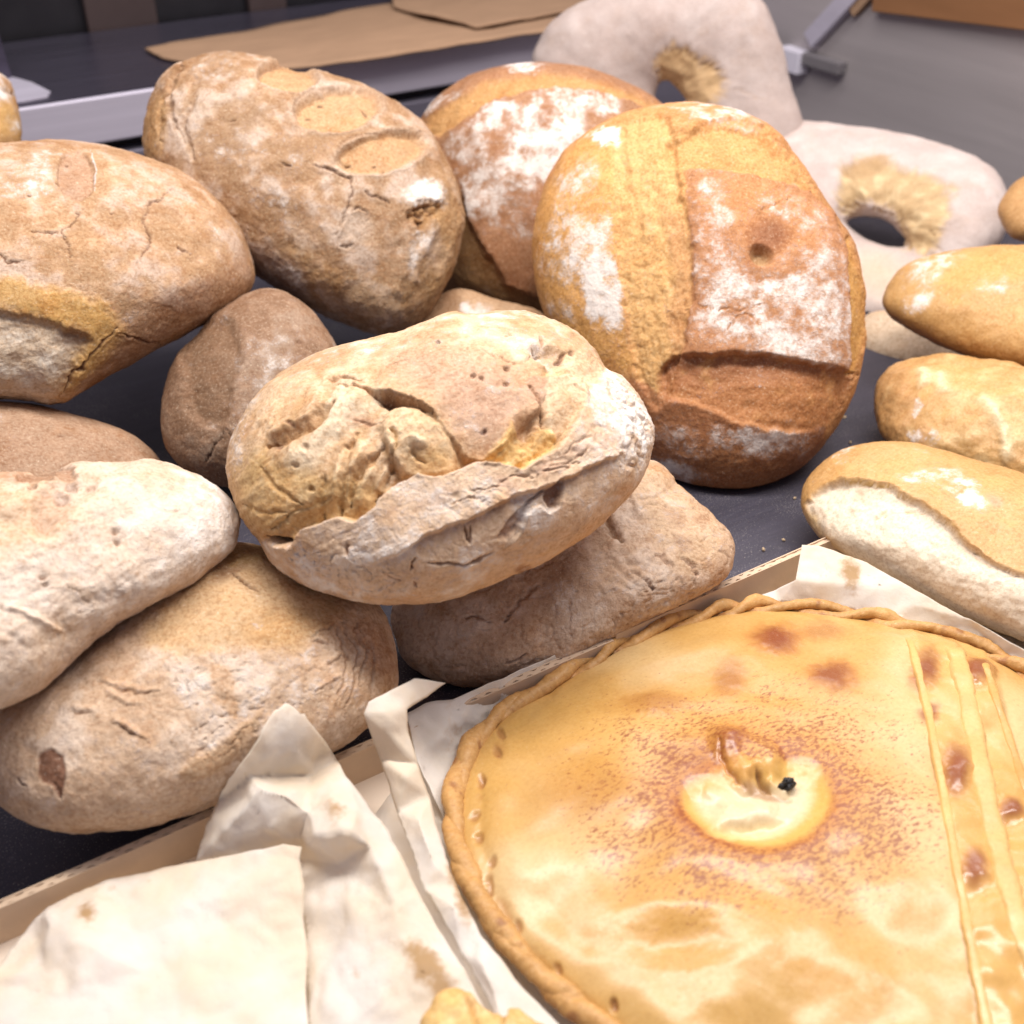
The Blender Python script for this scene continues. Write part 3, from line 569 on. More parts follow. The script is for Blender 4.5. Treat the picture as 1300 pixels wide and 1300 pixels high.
    c.fl += .28*c.ell(800, 530, 34, 60, -10, .8); c.fl *= 1-crumb; c.fl -= .15*lip*c.ell(760, 650, 70, 30, -38, .8)
loaf('crusty_loaf', 'rugged pale tan loaf with torn folded crust and a rolled floury lip',
     G_OUT, 0.755, paint_G, N=410, lean=.5, lump=.003, thick=.95, p=2.5)

def paint_H(c):
    c.col[:] = np.array((.68, .565, .465)); c.col *= (1+.10*c.n(30, 3, 1))[:, None]; c.fl += .20
    m = c.poly([(-60, 590), (40, 595), (110, 605), (120, 640), (60, 690), (-60, 690)], 20, 12); c.mix(m, (.62, .42, .25), .8); c.fl -= .4*m
    m = c.poly([(50, 640), (85, 610), (125, 615), (100, 640), (70, 670), (45, 675)], 8, 9); c.mix(m, (.47, .29, .19), .8); c.H -= .003*m; c.fl -= .4*m
    c.mix(c.ell(10, 600, 28, 14, 20, .6), (.42, .22, .12), .7)
    for (x, y, r) in ((40, 626, 5), (78, 634, 6), (90, 620, 5), (116, 620, 4), (145, 675, 3), (150, 688, 3.5), (55, 730, 3.5), (60, 740, 3)): m = c.ell(x, y, r*1.4, r, 10, .5, 3); c.H -= .003*m; c.mix(m, (.20, .09, .06), .85)
    c.ridge([(-20, 660), (30, 640), (90, 600), (130, 588)], .004, 12); film(c, (.62, .46, .33), (.76, .66, .57), .4); c.H += .0010*c.n(45, 3, 70)-.0004*sst(.6, .95, c.rg(40, 2, 71))
    m = c.poly([(20, 606), (60, 596), (95, 600), (85, 612), (40, 616)], 3, 6); c.H -= .003*m; c.mix(m, (.30, .15, .08), .7)
    for q in ([(85, 735), (105, 760), (115, 775)], [(150, 655), (165, 660)], [(100, 818), (112, 810)], [(200, 650), (230, 655)], [(60, 668), (72, 655)]): c.crack(q, 2.2, .0012, (.50, .36, .26), 6, .5)
    c.H += .0005*c.an(-25, 60, 16, 4); c.mix(sst(-.1, .6, c.n(14, 3, 5)), (.66, .50, .36), .5)
    c.ridge([(0, 765), (40, 783), (85, 805)], .002, 4)
    c.mix(c.poly([(40, 800), (120, 790), (200, 750), (270, 720), (240, 760), (120, 820), (40, 890), (0, 900)], 14, 8), (.62, .47, .34), .7); c.H -= .0016*c.rg(60, 2, 4)*c.ell(90, 760, 120, 60, -20, .8)  # beige lower edge paints the underside's shade
    c.fl += .4*c.ell(265, 640, 40, 55, -25, .8)  # extra flour tone paints the brightly lit right end
loaf('bread_loaf', 'pale flour covered loaf with a scorched torn top resting on the long floury loaf',
     [(-270, 800), (-255, 720), (-190, 650), (-90, 605), (10, 600), (60, 602), (110, 591), (130, 586), (160, 587), (190, 583), (232, 596), (272, 618), (297, 640), (303, 668), (290, 702), (250, 740), (190, 768), (120, 812), (60, 868), (0, 897), (-90, 935), (-200, 915)],
     0.655, paint_H, N=310, lean=.5, lump=.0045, thick=.85)

def paint_J(c):
    c.col[:] = np.array((.60, .44, .31)); c.col *= (1+.14*c.n(30, 3, 1))[:, None]; c.fl += .13; film(c, (.50, .32, .19), (.70, .57, .46), .55); c.H += .0010*c.n(70, 3, 72)
    top = c.poly([(210, 760), (290, 690), (360, 705), (430, 760), (420, 790), (370, 830), (330, 815), (260, 830), (200, 830), (180, 800)], 14, 12); c.mix(top, (.56, .365, .185), .85); c.fl -= .5*top
    m = c.ell(350, 800, 38, 26, -10, .6); c.mix(m, (.50, .29, .12), .8); c.fl += .5*c.ell(330, 792, 14, 12, 0, .6)
    c.crack([(294, 724), (310, 738), (330, 752)], 4, .004, (.13, .055, .03), 4); c.mix(c.ell(290, 722, 26, 9, -28, .7), (.2, .1, .05), .7); c.mix(c.poly([(285, 700), (320, 690), (345, 700), (330, 712), (290, 716)], 4, 4), (.42, .26, .11), .8)
    for q in ([(120, 866), (145, 874), (175, 880), (205, 878)], [(130, 880), (155, 895), (185, 895)], [(135, 912), (160, 925), (190, 942)], [(150, 918), (170, 935)], [(90, 900), (120, 905)], [(395, 815), (410, 800), (428, 790)], [(397, 818), (412, 823)], [(415, 845), (430, 832)], [(400, 880), (430, 862)]):
        c.crack(q, 2.2, .0016, (.36, .22, .14), 6, .75); c.ridge([(x+2, y-4) for x, y in q], .0013, 4)
    for q in ([(435, 790), (452, 830), (450, 880), (438, 910)], [(445, 788), (462, 830), (460, 870)], [(428, 800), (440, 850), (425, 900)], [(455, 800), (475, 840), (470, 890)]): c.crack(q, 3.0, .0018, (.44, .27, .16), 7, .5)
    c.mix(c.poly([(445, 790), (490, 800), (503, 860), (480, 850), (460, 830)], 8, 8), (.40, .22, .12), .7); c.fl -= .3*c.ell(475, 830, 25, 50, 0, .7)
    ck = c.poly([(220, 840), (300, 830), (400, 830), (420, 880), (330, 940), (260, 960), (230, 900)], 20, 12); c.H -= .0013*ck*sst(.5, .95, c.rg(110, 2, 7)); c.mix(ck*sst(.7, .95, c.rg(110, 2, 7)), (.44, .29, .19), .4); c.fl += .12*ck
    m = c.poly([(268, 845), (288, 850), (300, 890), (298, 912), (280, 890), (268, 865)], 4, 5); c.mix(m, (.52, .33, .19), .75); c.fl -= .4*m
    m = c.poly([(230, 975), (270, 950), (310, 920), (330, 905), (320, 935), (280, 975), (240, 990)], 7, 8); c.mix(m, (.46, .29, .155), .7); c.fl -= .3*m; c.H += .002*m
    dk = c.poly([(48, 962), (62, 952), (78, 960), (83, 985), (80, 1005), (75, 1015), (66, 1000), (52, 990)], 2, 4); c.mix(dk, (.20, .085, .045), .92); c.fl *= 1-dk; c.H -= .001*dk; c.crack([(66, 992), (76, 1005), (77, 1014)], 3.5, .001, DKB, 1); c.crack([(22, 985), (28, 996), (36, 998)], 2.5, .002, DKB, 2)
    c.mix(c.poly([(0, 1000), (100, 1030), (250, 1000), (400, 930), (480, 890), (430, 960), (200, 1060), (20, 1050)], 20, 8), (.46, .33, .23), .6)  # lower edge tinted darker, shade of the underside painted in
loaf('bread_loaf', 'long floury tan loaf with cracked skin and a small dark scab beside the cardboard edge',
     [(-10, 1000), (-25, 940), (0, 890), (60, 850), (130, 790), (210, 730), (280, 692), (345, 698), (420, 738), (480, 770), (503, 832), (497, 888), (432, 950), (300, 1010), (180, 1050), (80, 1056), (20, 1034)],
     0.700, paint_J, N=350, lean=.42, lump=.003, thick=.9, floor=.001)

def paint_K(c):
    c.col[:] = np.array((.58, .42, .30)); c.col *= (1+.14*c.n(30, 3, 1))[:, None]; c.fl += .14; film(c, (.46, .29, .17), (.68, .56, .46), .55); c.H += .0012*c.n(60, 3, 72)-.0010*sst(.55, .95, c.rg(60, 2, 73))
    m = c.poly([(800, 600), (840, 590), (900, 650), (920, 690), (880, 720), (840, 690), (810, 640)], 14, 10); c.mix(m, (.58, .40, .245), .8)
    for (x, y, rx, ry) in ((858, 655, 16, 10), (890, 660, 10, 8), (868, 690, 12, 9)): c.mix(c.ell(x, y, rx, ry, 20, .6, 8), (.36, .20, .11), .6)
    for q in ([(800, 720), (825, 740), (830, 755)], [(865, 705), (885, 715), (890, 735)], [(835, 700), (860, 720)], [(590, 783), (605, 780), (620, 788)], [(690, 735), (660, 760), (640, 790)], [(670, 830), (640, 845)]): c.crack(q, 3, .003, (.38, .24, .17), 6, .7)
    c.H -= .0022*c.rg(80, 2, 3)*c.ell(820, 735, 60, 30, 30, .8)
    c.crack([(755, 640), (775, 665), (790, 690)], 9, .006, (.26, .14, .07), 5, .85); c.mix(c.poly([(690, 735), (720, 700), (745, 740), (730, 800), (700, 800)], 12, 8), (.30, .175, .10), .6)
    c.flap([(790, 610), (805, 640), (812, 660)], .003, 20, -1, 3)
    c.mix(c.ell(735, 800, 60, 30, -25, .8), (.56, .46, .38), .5)
loaf('bread_loaf', 'floury brown loaf lying under the rugged torn loaf against the cardboard edge',
     [(498, 795), (505, 760), (560, 705), (650, 660), (760, 600), (825, 585), (852, 603), (857, 614), (872, 624), (890, 640), (920, 668), (932, 700), (920, 735), (870, 765), (800, 797), (740, 832), (680, 860), (610, 873), (550, 862), (513, 836)],
     0.825, paint_K, N=260, lean=.5, floor=.001, thick=.8)

# --- rolls on the right
def roll_base(c):
    c.col[:] = np.array((.56, .33, .125)); c.col *= (1+.16*c.n(25, 3, 1))[:, None]; c.gl += .35; c.fl -= .06
def paint_N(c):
    roll_base(c)
    for (x, y, rx, ry, a, v) in ((1170, 350, 28, 20, -20, .5), (1265, 365, 24, 12, 10, .6), (1160, 385, 16, 12, 0, .45), (1200, 330, 36, 10, -6, .4), (1235, 375, 12, 8, 0, .35)): c.fl += v*c.ell(x, y, rx, ry, a, .9, 13)
    m = c.poly([(1190, 350), (1250, 322), (1310, 320), (1310, 345), (1240, 360), (1210, 385)], 8, 6); c.mix(m, (.58, .33, .105), .8); c.H -= .0015*m; c.fl = np.minimum(c.fl, .66)
    c.mix(c.poly([(1125, 390), (1180, 420), (1260, 445), (1330, 460), (1330, 490), (1200, 450), (1130, 420)], 12, 6), (.45, .24, .085), .7)
def paint_O(c):
    roll_base(c); c.mix(c.poly([(1112, 470), (1150, 460), (1165, 520), (1190, 570), (1130, 560), (1110, 520)], 14, 6), (.52, .29, .12), .7)
    c.H += .003*c.n(45, 3, 4); c.mix(sst(.0, .6, c.n(50, 3, 5)), (.70, .50, .25), .6)
    for q in ([(1240, 500), (1262, 520), (1275, 550), (1282, 590)], [(1190, 470), (1200, 500)], [(1170, 465), (1176, 490)]): g = c.ridge(q, .003, 8); c.mix(g, (.80, .66, .42), .8)
    for (x, y, rx, ry, a, v) in ((1162, 518, 9, 12, 0, .7), (1160, 552, 10, 8, 0, .6), (1185, 556, 10, 8, 0, .5)): c.fl += v*c.ell(x, y, rx, ry, a, .5, 7)
def paint_P(c):
    roll_base(c); c.mix(sst(-.2, .6, c.n(20, 3, 9)), (.64, .435, .22), .6)
    edge = [(1022, 640), (1040, 622), (1070, 614), (1105, 614), (1135, 622), (1160, 636), (1190, 655), (1215, 680), (1250, 710), (1290, 728), (1340, 745)]
    side = c.poly(edge+[(1440, 800), (1420, 860), (1300, 830), (1200, 785), (1100, 728), (1045, 694), (1030, 670)], 3, 4, False)
    c.mix(side, (.80, .69, .54), .97); c.H -= .0045*side*sst(680, 620, c.py-.33*(c.px-1060)); c.fl -= .2*side; c.gl -= .3*side
    c.mix(c.poly([(1030, 650), (1060, 690), (1130, 735), (1240, 790), (1340, 830), (1340, 850), (1180, 790), (1060, 720), (1020, 670)], 7, 4), (.66, .46, .22), .8)
    c.flap(edge, .003, 26, -1, 2.2, 5); c.crack([(1070, 613), (1100, 614), (1135, 621)], 2, .002, (.58, .38, .12), 3)
    for q in ([(1138, 615), (1145, 605), (1155, 598)], [(1140, 627), (1160, 634)], [(1180, 655), (1200, 665), (1212, 672)], [(1235, 700), (1250, 710)], [(1105, 660), (1122, 648), (1122, 665)], [(1145, 645), (1170, 650)]): c.crack(q, 2, .0018, (.56, .38, .17), 5, .6)
    c.H += side*.0022*c.n(60, 3, 4)*sst(720, 650, c.py-.5*(c.px-1060))
    for (x, y, rx, ry, a, v) in ((1215, 620, 34, 18, 30, .55), (1160, 607, 20, 10, 0, .45), (1235, 640, 20, 10, 30, .4), (1190, 590, 50, 16, 20, .2), (1075, 580, 16, 8, -20, .4)): c.fl += v*c.ell(x, y, rx, ry, a, .6, 9)*(1-side)
    c.mix(c.ell(1262, 636, 12, 8, 30, .6)*(1-side), (.52, .30, .2), .6)
loaf('bread_roll', 'glossy golden roll dusted with flour lying across the lower ring loaf',
     [(1122, 375), (1150, 336), (1210, 318), (1290, 312), (1400, 318), (1455, 400), (1400, 492), (1300, 473), (1220, 451), (1155, 419), (1128, 399)], 1.06, paint_N, N=130, mat=SMOOTH, group='rolls by the steel end panel')
loaf('bread_roll', 'golden roll with a pale wrinkled ridge between two other rolls',
     [(1110, 500), (1128, 467), (1180, 452), (1250, 455), (1330, 475), (1430, 530), (1430, 625), (1330, 645), (1230, 612), (1150, 578), (1117, 545)], .985, paint_O, N=130, mat=SMOOTH, group='rolls by the steel end panel')
loaf('bread_roll', 'golden roll with one pale split side resting on the edge of the lined cardboard tray',
     [(1017, 640), (1028, 605), (1058, 578), (1100, 564), (1160, 563), (1230, 580), (1310, 605), (1420, 670), (1455, 780), (1400, 845), (1300, 813), (1200, 771), (1100, 717), (1040, 683)], .85, paint_P, N=220, mat=SMOOTH, thick=.9, group='rolls by the steel end panel')
loaf('bread_roll', 'brown roll end above the flour dusted roll, against the steel end panel',
     [(1266, 268), (1278, 242), (1303, 222), (1360, 208), (1410, 260), (1370, 312), (1310, 308), (1279, 298)], 1.17, lambda c: (roll_base(c), c.mix(c.fr, (.48, .27, .115), .7)), N=70, mat=SMOOTH, group='rolls by the steel end panel')
loaf('bread_loaf', 'pale loaf in shadow on the tray beneath the ring loaf and the flour dusted roll',
     [(1080, 425), (1105, 398), (1150, 396), (1210, 425), (1245, 465), (1180, 476), (1115, 462)], 1.20, lambda c: c.mix(c.fr, (.62, .50, .37), .8), N=70)

def ring_loaf(label, outer, hole, t, paint, lean, depth=.8, floor=None, Na=300, Nt=96):
    SEED[0] += 41; seed = SEED[0]
    hs = catmull(hole, 12); os_ = catmull(outer, 12); cx, cy = hs.mean(0)
    C = at_t(cx, cy, t); w = CAM-C; w /= np.linalg.norm(w); u = np.cross(UP, w); u /= np.linalg.norm(u); v = np.cross(w, u); nt = w+lean*v
    def prof(pts):
        a = []
        for (x, y) in pts:
            d = ray(x, y); q = CAM+d*(((C-CAM)@nt)/(d@nt)); e = q-C; a.append((math.atan2(e@v, e@u), math.hypot(e@u, e@v)))
        a = np.array(sorted(a)); return np.concatenate([a[:, 0]-2*math.pi, a[:, 0], a[:, 0]+2*math.pi]), np.tile(a[:, 1], 3)
    to, ro = prof(os_); ti, ri = prof(hs)
    A, B = np.meshgrid(np.linspace(0, 2*math.pi, Na, endpoint=False), np.linspace(0, 2*math.pi, Nt, endpoint=False), indexing='ij'); A = A.ravel(); B = B.ravel()
    aw = (A+math.pi) % (2*math.pi)-math.pi
    R1 = np.interp(aw, to, ro); R0 = np.interp(aw, ti, ri); mid = (R1+R0)/2; hw = (R1-R0)/2
    r = mid+hw*np.cos(B); hh = np.minimum(hw, .06)*depth*np.sign(np.sin(B))*np.abs(np.sin(B))**.85
    x = r*np.cos(A); y = r*np.sin(A); P = C+x[:, None]*u+y[:, None]*v+(hh-lean*y)[:, None]*w
    i = np.arange(Na*Nt).reshape(Na, Nt); f = np.stack([i, np.roll(i, -1, 0), np.roll(np.roll(i, -1, 0), -1, 1), np.roll(i, -1, 1)], -1).reshape(-1, 4)
    c = Ctx(P, np.abs(np.cos(B)), (np.sin(B) > -.3).astype(float), (.52, .43, .395), seed); c.B = B; c.inner = sst(.35, .8, -np.cos(B)+.25*fbm(P, 40, 3, seed+2))
    c.H += .004*fbm(P, 14, 2, seed)+.001*fbm(P, 60, 2, seed+1); c.col *= (1+.12*fbm(P, 25, 3, seed+3))[:, None]; c.fl += .10+.30*fbm(P, 20, 3, seed+4); c.mix(sst(-.2, .5, fbm(P, 35, 4, seed+7)), (.62, .54, .51), .6)
    paint(c); n = vnormals(P, f); out = np.cos(B)[:, None]*(np.cos(A)[:, None]*u+np.sin(A)[:, None]*v)+np.sin(B)[:, None]*w
    if np.mean(np.einsum('ij,ij->i', n, out)) < 0: n = -n; f = f[:, ::-1]
    P = P+n*c.H[:, None]
    if floor is not None: P[:, 2] = np.maximum(P[:, 2], floor)
    org = np.array([C[0], C[1], P[:, 2].min()])
    o = mesh_np('ring_loaf', P-org, f, FLOURED, dict(tint=c.col, flour=c.fl, speck=c.sp, gloss=c.gl)); o.location = org
    tag(o, label, 'bread', 'ring loaves at the rear'); return o
def paint_L(c):
    c.mix(c.n(18, 3, 1)*.5+.4, (.50, .375, .33), .6); c.col *= .88; tear = c.poly([(834, 95), (838, 70), (860, 58), (888, 74), (914, 90), (920, 112), (900, 134), (866, 136), (845, 118)], 8, 11); c.mix(tear, (.56, .37, .18), .92); c.fl -= .7*tear; c.H += tear*(.004*c.n(60, 3, 4)-.003)
    c.crack([(836, 68), (860, 62), (885, 78), (918, 92)], 3, .004, (.34, .21, .11)); c.crack([(920, 110), (950, 118), (985, 128)], 2.5, .0015, (.5, .38, .3), 6, .6)
ring_loaf('lilac pale floury ring loaf standing on edge behind the round loaves by the end panel',
          [(676, 85), (683, 55), (705, 25), (745, 0), (800, -25), (870, -35), (930, -25), (968, 2), (992, 52), (1006, 110), (1018, 158), (1010, 215), (960, 255), (850, 262), (740, 225), (690, 155)],
          [(831, 122), (836, 106), (848, 104), (862, 118), (868, 134), (856, 142), (840, 136)], 1.42, paint_L, .10)
def paint_M(c):
    pass
    tear = c.poly([(1064, 232), (1070, 210), (1110, 197), (1130, 205), (1160, 218), (1205, 232), (1206, 255), (1196, 290), (1180, 320), (1150, 314), (1140, 280), (1120, 262), (1095, 262), (1070, 270)], 9, 13); c.mix(tear, (.52, .355, .17), .9); c.mix(tear*sst(0, .5, c.n(70, 3, 9)), (.72, .56, .33), .7); c.fl -= .7*tear; c.H += tear*(.005*c.n(50, 3, 4)-.004)
    c.mix(c.poly([(1064, 215), (1115, 195), (1130, 210), (1090, 225)], 4, 5), (.40, .25, .12), .7); c.crack([(1180, 290), (1184, 300)], 3, .002, (.25, .14, .06))
    c.mix(c.ell(1115, 350, 50, 26, 20, .8), (.66, .49, .33), .6)
ring_loaf('white floury ring loaf lying flat beside the end panel, with a rough torn hole',
          [(938, 225), (975, 165), (1040, 155), (1130, 168), (1220, 190), (1262, 215), (1281, 256), (1272, 302), (1240, 345), (1185, 385), (1125, 408), (1060, 392), (990, 345), (943, 285)],
          [(1076, 284), (1088, 274), (1110, 274), (1132, 284), (1148, 302), (1146, 316), (1122, 312), (1094, 300)], 1.33, paint_M, .75, .95, .001)

# ------------------------------------------------------------------ cardboard tray, pie and papers
bpy.context.view_layer.update()
def bvh_of(objs):
    vs_, fs_ = [], []; k = 0
    for o in objs:
        m = o.data; n = len(m.vertices); a = np.empty(n*3, np.float32); m.vertices.foreach_get('co', a); a = a.reshape(-1, 3)+np.array(o.location, np.float32)
        f = np.empty(len(m.loops), np.int32); m.loops.foreach_get('vertex_index', f); vs_.append(a); fs_.append(f.reshape(-1, 4)+k); k += n
    return BVHTree.FromPolygons(np.concatenate(vs_).tolist(), np.concatenate(fs_).tolist())
def cast(bv, x, y):
    d = Vector(ray(x, y)); h = bv.ray_cast(Vector(CAM), d.normalized()); return h[0], h[1]

YR = .468
ct = empty('cardboard_tray', (.24, .25, 0)); tag(ct, 'shallow corrugated cardboard tray lined with paper under the big golden pie', 'tray')
def cbox(name, lo, hi, mat, bev=.0004): return box(name, lo, hi, mat, ct, bev)
cbox('base', (-.20, .02, .0006), (.68, YR-.0024, .0036), CARD_IN)
def corrugated(x0, x1, y, z0, z1, name):
    """two liners with a fluted sheet between them, open along the top edge"""
    bm = bmesh.new()
    def b(lo, hi):
        r = bmesh.ops.create_cube(bm, size=1)
        for v in r['verts']: v.co = Vector([lo[i]+(v.co[i]+.5)*(hi[i]-lo[i]) for i in range(3)])
    b((x0, y-.0028, z0), (x1, y-.0018, z1)); b((x0, y+.0018, z0), (x1, y+.0028, z1)); b((x0, y-.0017, z0), (x1, y+.0017, z1-.0014))
    n = int((x1-x0)/.0022); prev = None; th = .0017
    for k in range(n+1):
        x = x0+(x1-x0)*k/n; yy = y+.0011*math.sin(2*math.pi*x/.0105)
        q = [bm.verts.new((x, yy-th, z1-.0014)), bm.verts.new((x, yy+th, z1-.0014)), bm.verts.new((x, yy+th, z1-.0004)), bm.verts.new((x, yy-th, z1-.0004))]
        if prev:
            for i in range(4): bm.faces.new((prev[i], prev[(i+1) % 4], q[(i+1) % 4], q[i]))
        prev = q
    bmesh.ops.recalc_face_normals(bm, faces=bm.faces)
    for v in bm.verts: v.co.z += .0006*math.sin(v.co.x*31)*(v.co.z > z0+.01)
    me = bpy.data.meshes.new(name); bm.to_mesh(me); bm.free(); me.materials.append(CARD)
    o = bpy.data.objects.new(name, me); COL.objects.link(o); o.parent = ct; o.matrix_parent_inverse = Matrix.Translation(-ct.location); return o
corrugated(-.20, .374, YR, .0005, .030, 'rear_wall'); corrugated(.377, .68, YR+.0015, .0005, .0325, 'rear_wall')
cbox('end_wall', (-.205, .02, .0005), (-.2006, YR, .03), CARD); cbox('end_wall', (.6806, .02, .0005), (.685, YR, .03), CARD); cbox('front_wall', (-.20, .0155, .0005), (.68, .0195, .03), CARD)

# --- the pie
PC = np.array([.375, .265]); PZ = .030
pv = [(563, 1030), (568, 985), (590, 935), (630, 893), (690, 862), (760, 820), (850, 780), (960, 758), (1050, 764), (1150, 782), (1230, 805), (1300, 836), (574, 1090), (610, 1160), (660, 1220), (720, 1275), (790, 1330)]
pl = [at_z(x, y, .026)[:2]-PC for x, y in pv]; pa = np.array(sorted([(math.atan2(q[1], q[0]), math.hypot(*q)) for q in pl]+[(math.radians(a), .192) for a in (-120, -90, -60, -30, -8)]))
pth = np.concatenate([pa[:, 0]-2*math.pi, pa[:, 0], pa[:, 0]+2*math.pi]); prr = np.tile(pa[:, 1], 3)
ang = np.linspace(-math.pi, math.pi, 721); rs = np.interp(ang, pth, prr); rs = np.convolve(np.concatenate([rs[-21:-1], rs, rs[1:21]]), np.hanning(23)/np.hanning(23).sum(), 'same')[20:-20]
pie = empty('stuffed_pie', (PC[0], PC[1], .006)); tag(pie, 'big round golden glazed pie with a plaited rim and a hole in its lid', 'pie')
POFF = np.array([PC[0], PC[1], .006])
s, a, f, loop = grid_disc(400); R = np.interp(a, ang, rs)*.955
rho = s; x = PC[0]+R*rho*np.cos(a); y = PC[1]+R*rho*np.sin(a)
z = .022+.020*(1-rho**5)**.8*(.75+.25*(1-rho**2))
P = np.stack([x, y, z], 1); c = Ctx(P, rho, np.ones(len(P)), (.62, .365, .115), 900)
inn = 1-sst(.86, .97, rho)
c.H += inn*(.0060*fbm(P, 13, 2, 901)+.0012*fbm(P, 34, 2, 903)); c.gl += .12
c.mix(sst(-.1, .6, fbm(P, 12, 3, 905)), (.68, .465, .20), .6); c.mix(sst(.0, .6, fbm(P, 16, 3, 906)), (.60, .345, .095), .55); c.mix(sst(-.15, .45, fbm(P, 9, 2, 915)), (.80, .62, .34), .55); c.col *= .90
q = c.Q-np.array([958, 1020]); er = np.sqrt((q[:, 0]/96)**2+(q[:, 1]/60)**2); er2 = er+.05*c.jx+.05*c.kx; er3 = er+.10*c.jx
an = np.arctan2(q[:, 1]/60, q[:, 0]/96)
halo = np.exp(-np.maximum(er2-1, 0)/.75); c.mix(halo, (.55, .235, .045), .85); c.mix(np.exp(-np.maximum(er2-1.02, 0)/.13)*sst(.8, 1.0, er2), (.40, .14, .035), .85)
c.sp += (.62*np.exp(-((er2-1.12)/.40)**2)+.42*np.exp(-((er2-1.9)/.8)**2))*(1+.15*np.cos(an-.6)+.9*fbm(P, 26, 3, 909)); c.sp += .16+.1*fbm(P, 10, 2, 908)
c.sp -= .35*sst(150, 20, np.abs(c.px-1000)+np.abs(c.py-1230)); c.sp = np.maximum(c.sp, 0)
cr = c.poly([(866, 1002), (890, 990), (930, 990), (948, 1000), (962, 984), (1000, 968), (1036, 976), (1053, 1002), (1050, 1036), (1020, 1066), (970, 1079), (920, 1069), (885, 1046), (868, 1022)], 8, 2); crd = c.poly([(872, 1010), (895, 1000), (930, 1000), (960, 1000), (1000, 980), (1032, 984), (1046, 1005), (1044, 1034), (1016, 1060), (970, 1072), (922, 1062), (890, 1042)], 20, 2); c.H -= .0052*crd; c.H += .0010*np.exp(-((er-1.3)/.3)**2)
c.mix(cr, (.64, .385, .10), .95); c.mix(c.poly([(885, 1005), (930, 1000), (975, 1000), (1020, 990), (1030, 1020), (1000, 1052), (960, 1062), (915, 1050), (890, 1030)], 12, 2), (.68, .55, .35), .92); c.sp = np.minimum(c.sp, .72)*(1-cr); c.gl -= .05*cr
m = c.ell(955, 1052, 45, 10, -8, .6, 3); c.H -= .003*m; c.mix(m, (.74, .55, .24), .6); g = c.ridge([(900, 1040), (930, 1036), (965, 1022), (990, 1030)], .0025, 12); c.ridge([(890, 1000), (915, 1010), (935, 1030)], .0018, 9)
m = c.poly([(905, 925), (945, 940), (985, 960), (985, 985), (955, 990), (948, 1006), (930, 985), (912, 960)], 10, 1.5); c.H += .0038*m; c.mix(m, (.62, .345, .10), .85); c.crack([(912, 945), (916, 965), (928, 984), (945, 1004)], 4, .003, (.36, .15, .05), 4); c.ridge([(918, 935), (935, 965), (955, 995)], .0022, 9); c.mix(c.ell(930, 945, 14, 20, 20, .7, 6), (.30, .09, .04), .7)
c.crack([(960, 985), (966, 996), (978, 1004)], 6, .006, (.25, .12, .05), 2); c.mix(c.poly([(940, 1000), (960, 998), (990, 1010), (1005, 1014), (975, 1015), (950, 1010)], 3, 3), (.34, .18, .08), .8); c.ridge([(972, 992), (990, 1000), (1004, 1006)], .003, 7)
for (bx, by, rx, ry, v) in ((985, 812, 26, 16, 1), (1055, 858, 26, 15, .9), (835, 893, 34, 13, .55), (1045, 800, 26, 10, .4), (925, 945, 18, 18, .7), (925, 860, 18, 20, .5), (1176, 852, 16, 20, .9), (1238, 856, 18, 14, 1), (1212, 982, 18, 30, .9), (1285, 1028, 18, 14, .8), (1236, 1105, 16, 24, .6), (880, 960, 40, 20, .3), (740, 1000, 60, 40, .2)):
    m = c.ell(bx, by, rx*1.5, ry*1.5, 0, .6, 6); c.mix(m, (.55, .235, .05), .8*v); m = c.ell(bx, by, rx, ry, 0, .7, 6); c.mix(m, (.23, .060, .022), .95*v); c.H += .0022*m*v; c.gl += .2*m
m = c.poly([(820, 1200), (900, 1180), (960, 1200), (1050, 1260), (1100, 1262), (1100, 1200), (1000, 1140), (920, 1100), (840, 1120)], 40, 3); c.mix(m, (.57, .30, .07), .7); c.H += .0025*m; c.mix(c.ell(800, 930, 110, 40, -10, .8, 8), (.58, .31, .07), .5)
c.H += .0035*c.ell(930, 1230, 60, 60, 0, .8)-.003*c.ell(860, 1190, 70, 24, 0, .9)
d, _, arc = c.seg([(790, 1300), (720, 1255), (660, 1195), (625, 1120), (608, 1060), (612, 990), (640, 935), (700, 880)], 4); g = np.exp(-(d/7)**2); c.H -= .0016*g*(.5+.5*c.n(30, 2, 44)); c.mix(g*sst(.1, .5, c.n(60, 3, 4)), (.44, .22, .07), .7)
for k in range(16):
    t_ = k/16; ii = int(t_*7); pp = np.array([(790, 1300), (720, 1255), (660, 1195), (625, 1120), (608, 1060), (612, 990), (640, 935), (700, 880)][ii])+np.array([random.uniform(-8, 8), random.uniform(-30, 30)]); m = c.ell(pp[0]-6, pp[1], 5, 8, random.uniform(-40, 40), .5, 3); c.H -= .0014*m; c.mix(m, (.36, .17, .06), .7)
b1 = c.poly([(1150, 785), (1205, 798), (1224, 860), (1258, 1030), (1300, 1190), (1345, 1300), (1262, 1340), (1230, 1180), (1197, 1000), (1163, 840)], 7, 1); b2 = c.poly([(1212, 798), (1245, 812), (1290, 950), (1340, 1090), (1345, 1280), (1300, 1170), (1260, 1020), (1228, 860)], 6, 1)
for bb, kk in ((b1, 21), (b2, 22)):
    c.H += bb*(.0022+.0030*c.n(42, 2, kk)); c.mix(bb, (.64, .365, .11), .6); c.gl += .25*bb; c.sp *= 1-.6*bb
for (bx, by, rx, ry) in ((1176, 852, 14, 18), (1238, 856, 15, 13), (1212, 982, 14, 26), (1285, 1028, 14, 12), (1236, 1105, 13, 20), (1180, 905, 12, 10)): c.mix(c.ell(bx, by, rx, ry, 0, .7, 5), (.24, .065, .024), .9)
